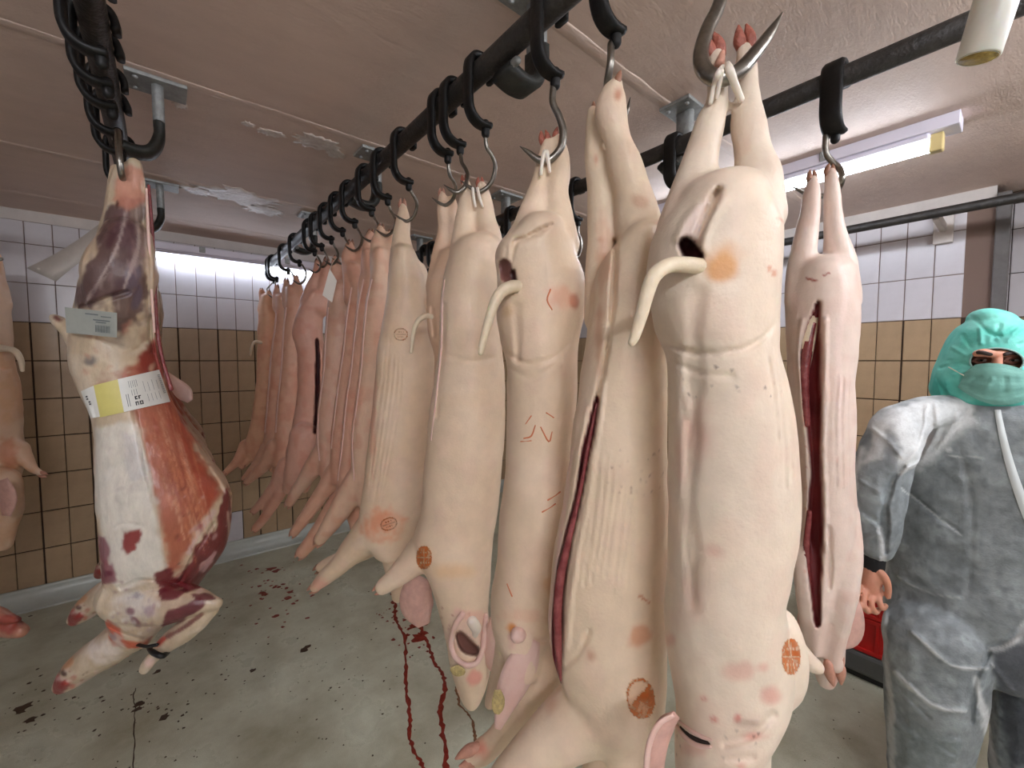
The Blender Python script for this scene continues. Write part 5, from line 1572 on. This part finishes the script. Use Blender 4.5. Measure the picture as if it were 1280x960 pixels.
def mtop(a): return 461 - 7 * (1 - a * a) + 2 * a + (6 if a < -.7 else 0) * (-a - .7) / .3


def mbot(a): return 490 + 16 * (1 - a * a) + 6 * a


mask = c.sheet('face_mask', lambda a, b: (1244 + a * (42 + 5 * b), mtop(a) * (1 - (b + 1) / 2) + mbot(a) * (b + 1) / 2), 24, 24, M['mask'], tp,
               lambda a, b: .008 + .022 * (1 - a * a) * (1 - .4 * b * b) + .0025 * (math.sin(b * 9 + .6 * a) > 0))
p, q_ = c.hit(1206, 470)[0], c.hit(1186, 459)[0]
dd = (p - O) / np.linalg.norm(p - O)
m_ = MB(); m_.tube([p - dd * .010, (p + q_) / 2 - dd * .008, q_ - dd * .004], .0018, 6, 4); put('ear_loop', m_.mesh('l'), M['tendon'], mask)
# the opening of the hood
bm = bmesh.new(); bm.from_mesh(hood.data)
base = np.array(origin_of(hood))
dead = []
for f_ in bm.faces:
    cc = np.array(f_.calc_center_median()) + base
    x, y = pix(cc[None, :])
    nrm = np.array(f_.normal)
    if ((x[0] - 1246) / 33) ** 2 + ((y[0] - 452) / 16.5) ** 2 < 1 and nrm.dot(cc - O) < .4: dead.append(f_)
bmesh.ops.delete(bm, geom=dead, context='FACES')
bm.to_mesh(hood.data); bm.free()
ring = []
for k in range(41):
    a = 2 * math.pi * k / 40
    p, n_ = c.hit(1246 + 33.5 * math.cos(a), 452 + 17 * math.sin(a))
    if p is not None: ring.append(p)
m_ = MB(); m_.tube(ring, .0026, 7, 2, rounded=False); put('hood_elastic', m_.mesh('r'), M['hood_rim'], hood)

# ================================================================== CRATES
XCR = 2.84
dol = thing('crate_dolly', 'grey plastic dolly under the red crates, behind the worker', 'dolly', (XCR + .2, .40, FL))
m_ = MB(); m_.box((XCR - .01, .10, FL + .03), (XCR + .42, .74, FL + .15), .02); m_.put('deck', M['dolly'], dol)
for x in (XCR + .03, XCR + .21, XCR + .39):
    m_ = MB(); m_.box((x - .02, .12, FL), (x + .02, .72, FL + .04), .004); m_.put('skid', M['wheel'], dol)
z0 = FL + .153
for i, lab in enumerate(('red plastic crate standing on the grey dolly, lower of the two', 'red plastic crate on top of another, level with the worker\'s hand')):
    t = thing('red_crate', lab, 'crate', (XCR + .2, .42, z0), 'red crates on the dolly')
    h = .195
    x0, x1, y0, y1 = XCR, XCR + .4, .12, .72
    m_ = MB(); m_.box((x0 + .012, y0 + .012, z0), (x1 - .012, y1 - .012, z0 + .008)); m_.put('floor_panel', M['red'], t)
    for nm, lo, hi in (('side_panel', (x0 + .010, y0 + .01, z0), (x0 + .016, y1 - .01, z0 + h)), ('side_panel', (x1 - .016, y0 + .01, z0), (x1 - .010, y1 - .01, z0 + h)), ('end_panel', (x0 + .01, y0 + .010, z0), (x1 - .01, y0 + .016, z0 + h)), ('end_panel', (x0 + .01, y1 - .016, z0), (x1 - .01, y1 - .010, z0 + h))):
        m_ = MB(); m_.box(lo, hi); m_.put(nm, M['red'], t)
    for zz in (z0, z0 + h - .022):
        m_ = MB(); m_.box((x0, y0, zz), (x0 + .012, y1, zz + .022), .003).box((x1 - .012, y0, zz), (x1, y1, zz + .022), .003).box((x0, y0, zz), (x1, y0 + .012, zz + .022), .003).box((x0, y1 - .012, zz), (x1, y1, zz + .022), .003); m_.put('rim', M['red'], t)
    for yy in np.linspace(y0 + .003, y1 - .017, 5):
        m_ = MB(); m_.box((x0 + .001, yy, z0 + .01), (x0 + .012, yy + .014, z0 + h - .01), .002); m_.put('rib', M['red'], t)
    z0 += h + .003

# ================================================================== BLOOD AND DIRT ON THE FLOOR
def floor_at(x, y): return on_z(x, y, FL)


def trail(pts, mat, wpx, name, label):
    K = catmull(pts, 12)
    m_ = MB(); R = []
    for i, (x, y) in enumerate(K):
        x += 3.0 * (vnoise(np.array([[i * .35, 3, wpx]]))[0] - .5) + 2 * (random.random() - .5)
        w_ = wpx * random.uniform(.45, 1.5) * (.6 + .5 * (y - 700) / 250)
        a, b_ = floor_at(x - w_, y), floor_at(x + w_, y)
        R.append(np.array([a, (a + b_) / 2 + Zv * .0018, b_]))
    m_.rings(R, closed=False, caps=False)
    o = m_.put(name, mat, None, True, loc=tuple(R[0][1]))
    return tag(o, label, 'stain', None, 'stuff')


trail([(496, 742), (494, 770), (506, 800), (507, 850), (512, 890), (514, 930), (528, 956), (532, 985)], M['blood'], 2.5, 'blood_trail', 'left of the two brown red blood trails running down the floor')
trail([(520, 772), (532, 796), (541, 826), (556, 850), (551, 890), (556, 930), (560, 985)], M['blood'], 2.9, 'blood_trail', 'right, wider of the two blood trails on the floor, from the red splash')
trail([(570, 850), (573, 876), (590, 900), (593, 930), (585, 960)], M['blood_pale'], 1.8, 'blood_trail', 'thin pale brown trail on the floor right of the red ones')
trail([(168, 860), (169, 900), (166, 985)], M['dirt'], .7, 'dirt_trail', 'thin dark drip line on the floor under the skinned carcass')


def splats(mat, spots, name, label):
    m_ = MB()
    for x, y, r in spots:
        cc = floor_at(x, y); s_ = (floor_at(x + 1, y) - cc); e = np.linalg.norm(s_) * r
        n = 11; ph = random.random() * 6
        rr = [e * random.uniform(.55, 1.25) for _ in range(n)]
        ring = np.array([cc + np.array([rr[k] * math.cos(2 * math.pi * k / n + ph), rr[k] * math.sin(2 * math.pi * k / n + ph), 0]) for k in range(n)])
        in_ = cc + (ring - cc) * .7 + Zv * .0016
        m_.rings([ring + Zv * .0002, in_], caps=False); m_.add([*in_], [tuple(range(n))])
    o = m_.put(name, mat, None, True, loc=tuple(floor_at(*spots[0][:2])))
    return tag(o, label, 'stain', None, 'stuff')


def around(x, y, sx, sy, n, r0, r1):
    return [(rng.normal(x, sx), max(672, rng.normal(y, sy)), rng.uniform(r0, r1)) for _ in range(n)]


splats(M['blood'], [(338, 711, 6), (346, 713, 5), (331, 743, 5), (327, 741, 4), (360, 748, 5), (344, 770, 4), (363, 740, 4), (358, 735, 3), (523, 797, 9), (517, 782, 6), (529, 792, 6), (494, 752, 5), (493, 742, 5), (494, 764, 4)] + around(350, 740, 28, 26, 46, .8, 3) + around(520, 790, 12, 14, 26, .8, 3) + around(490, 765, 16, 6, 16, .6, 2), 'blood_splash', 'bright red blood splashes on the floor below the pig row')
splats(M['dirt'], [(174, 880, 6), (171, 887, 5), (205, 896, 6), (30, 884, 8), (38, 900, 7), (26, 890, 5), (380, 812, 5), (384, 808, 4), (196, 840, 4), (316, 838, 4)] + around(190, 890, 55, 40, 50, .5, 2) + around(330, 820, 70, 60, 60, .4, 1.6) + around(440, 880, 40, 50, 40, .4, 1.6) + around(60, 880, 40, 30, 30, .6, 2.6) + around(250, 800, 80, 40, 40, .4, 1.4) + around(1060, 890, 30, 30, 14, .5, 1.2), 'dirt_specks', 'dark brown specks of dried dirt scattered over the greenish floor')
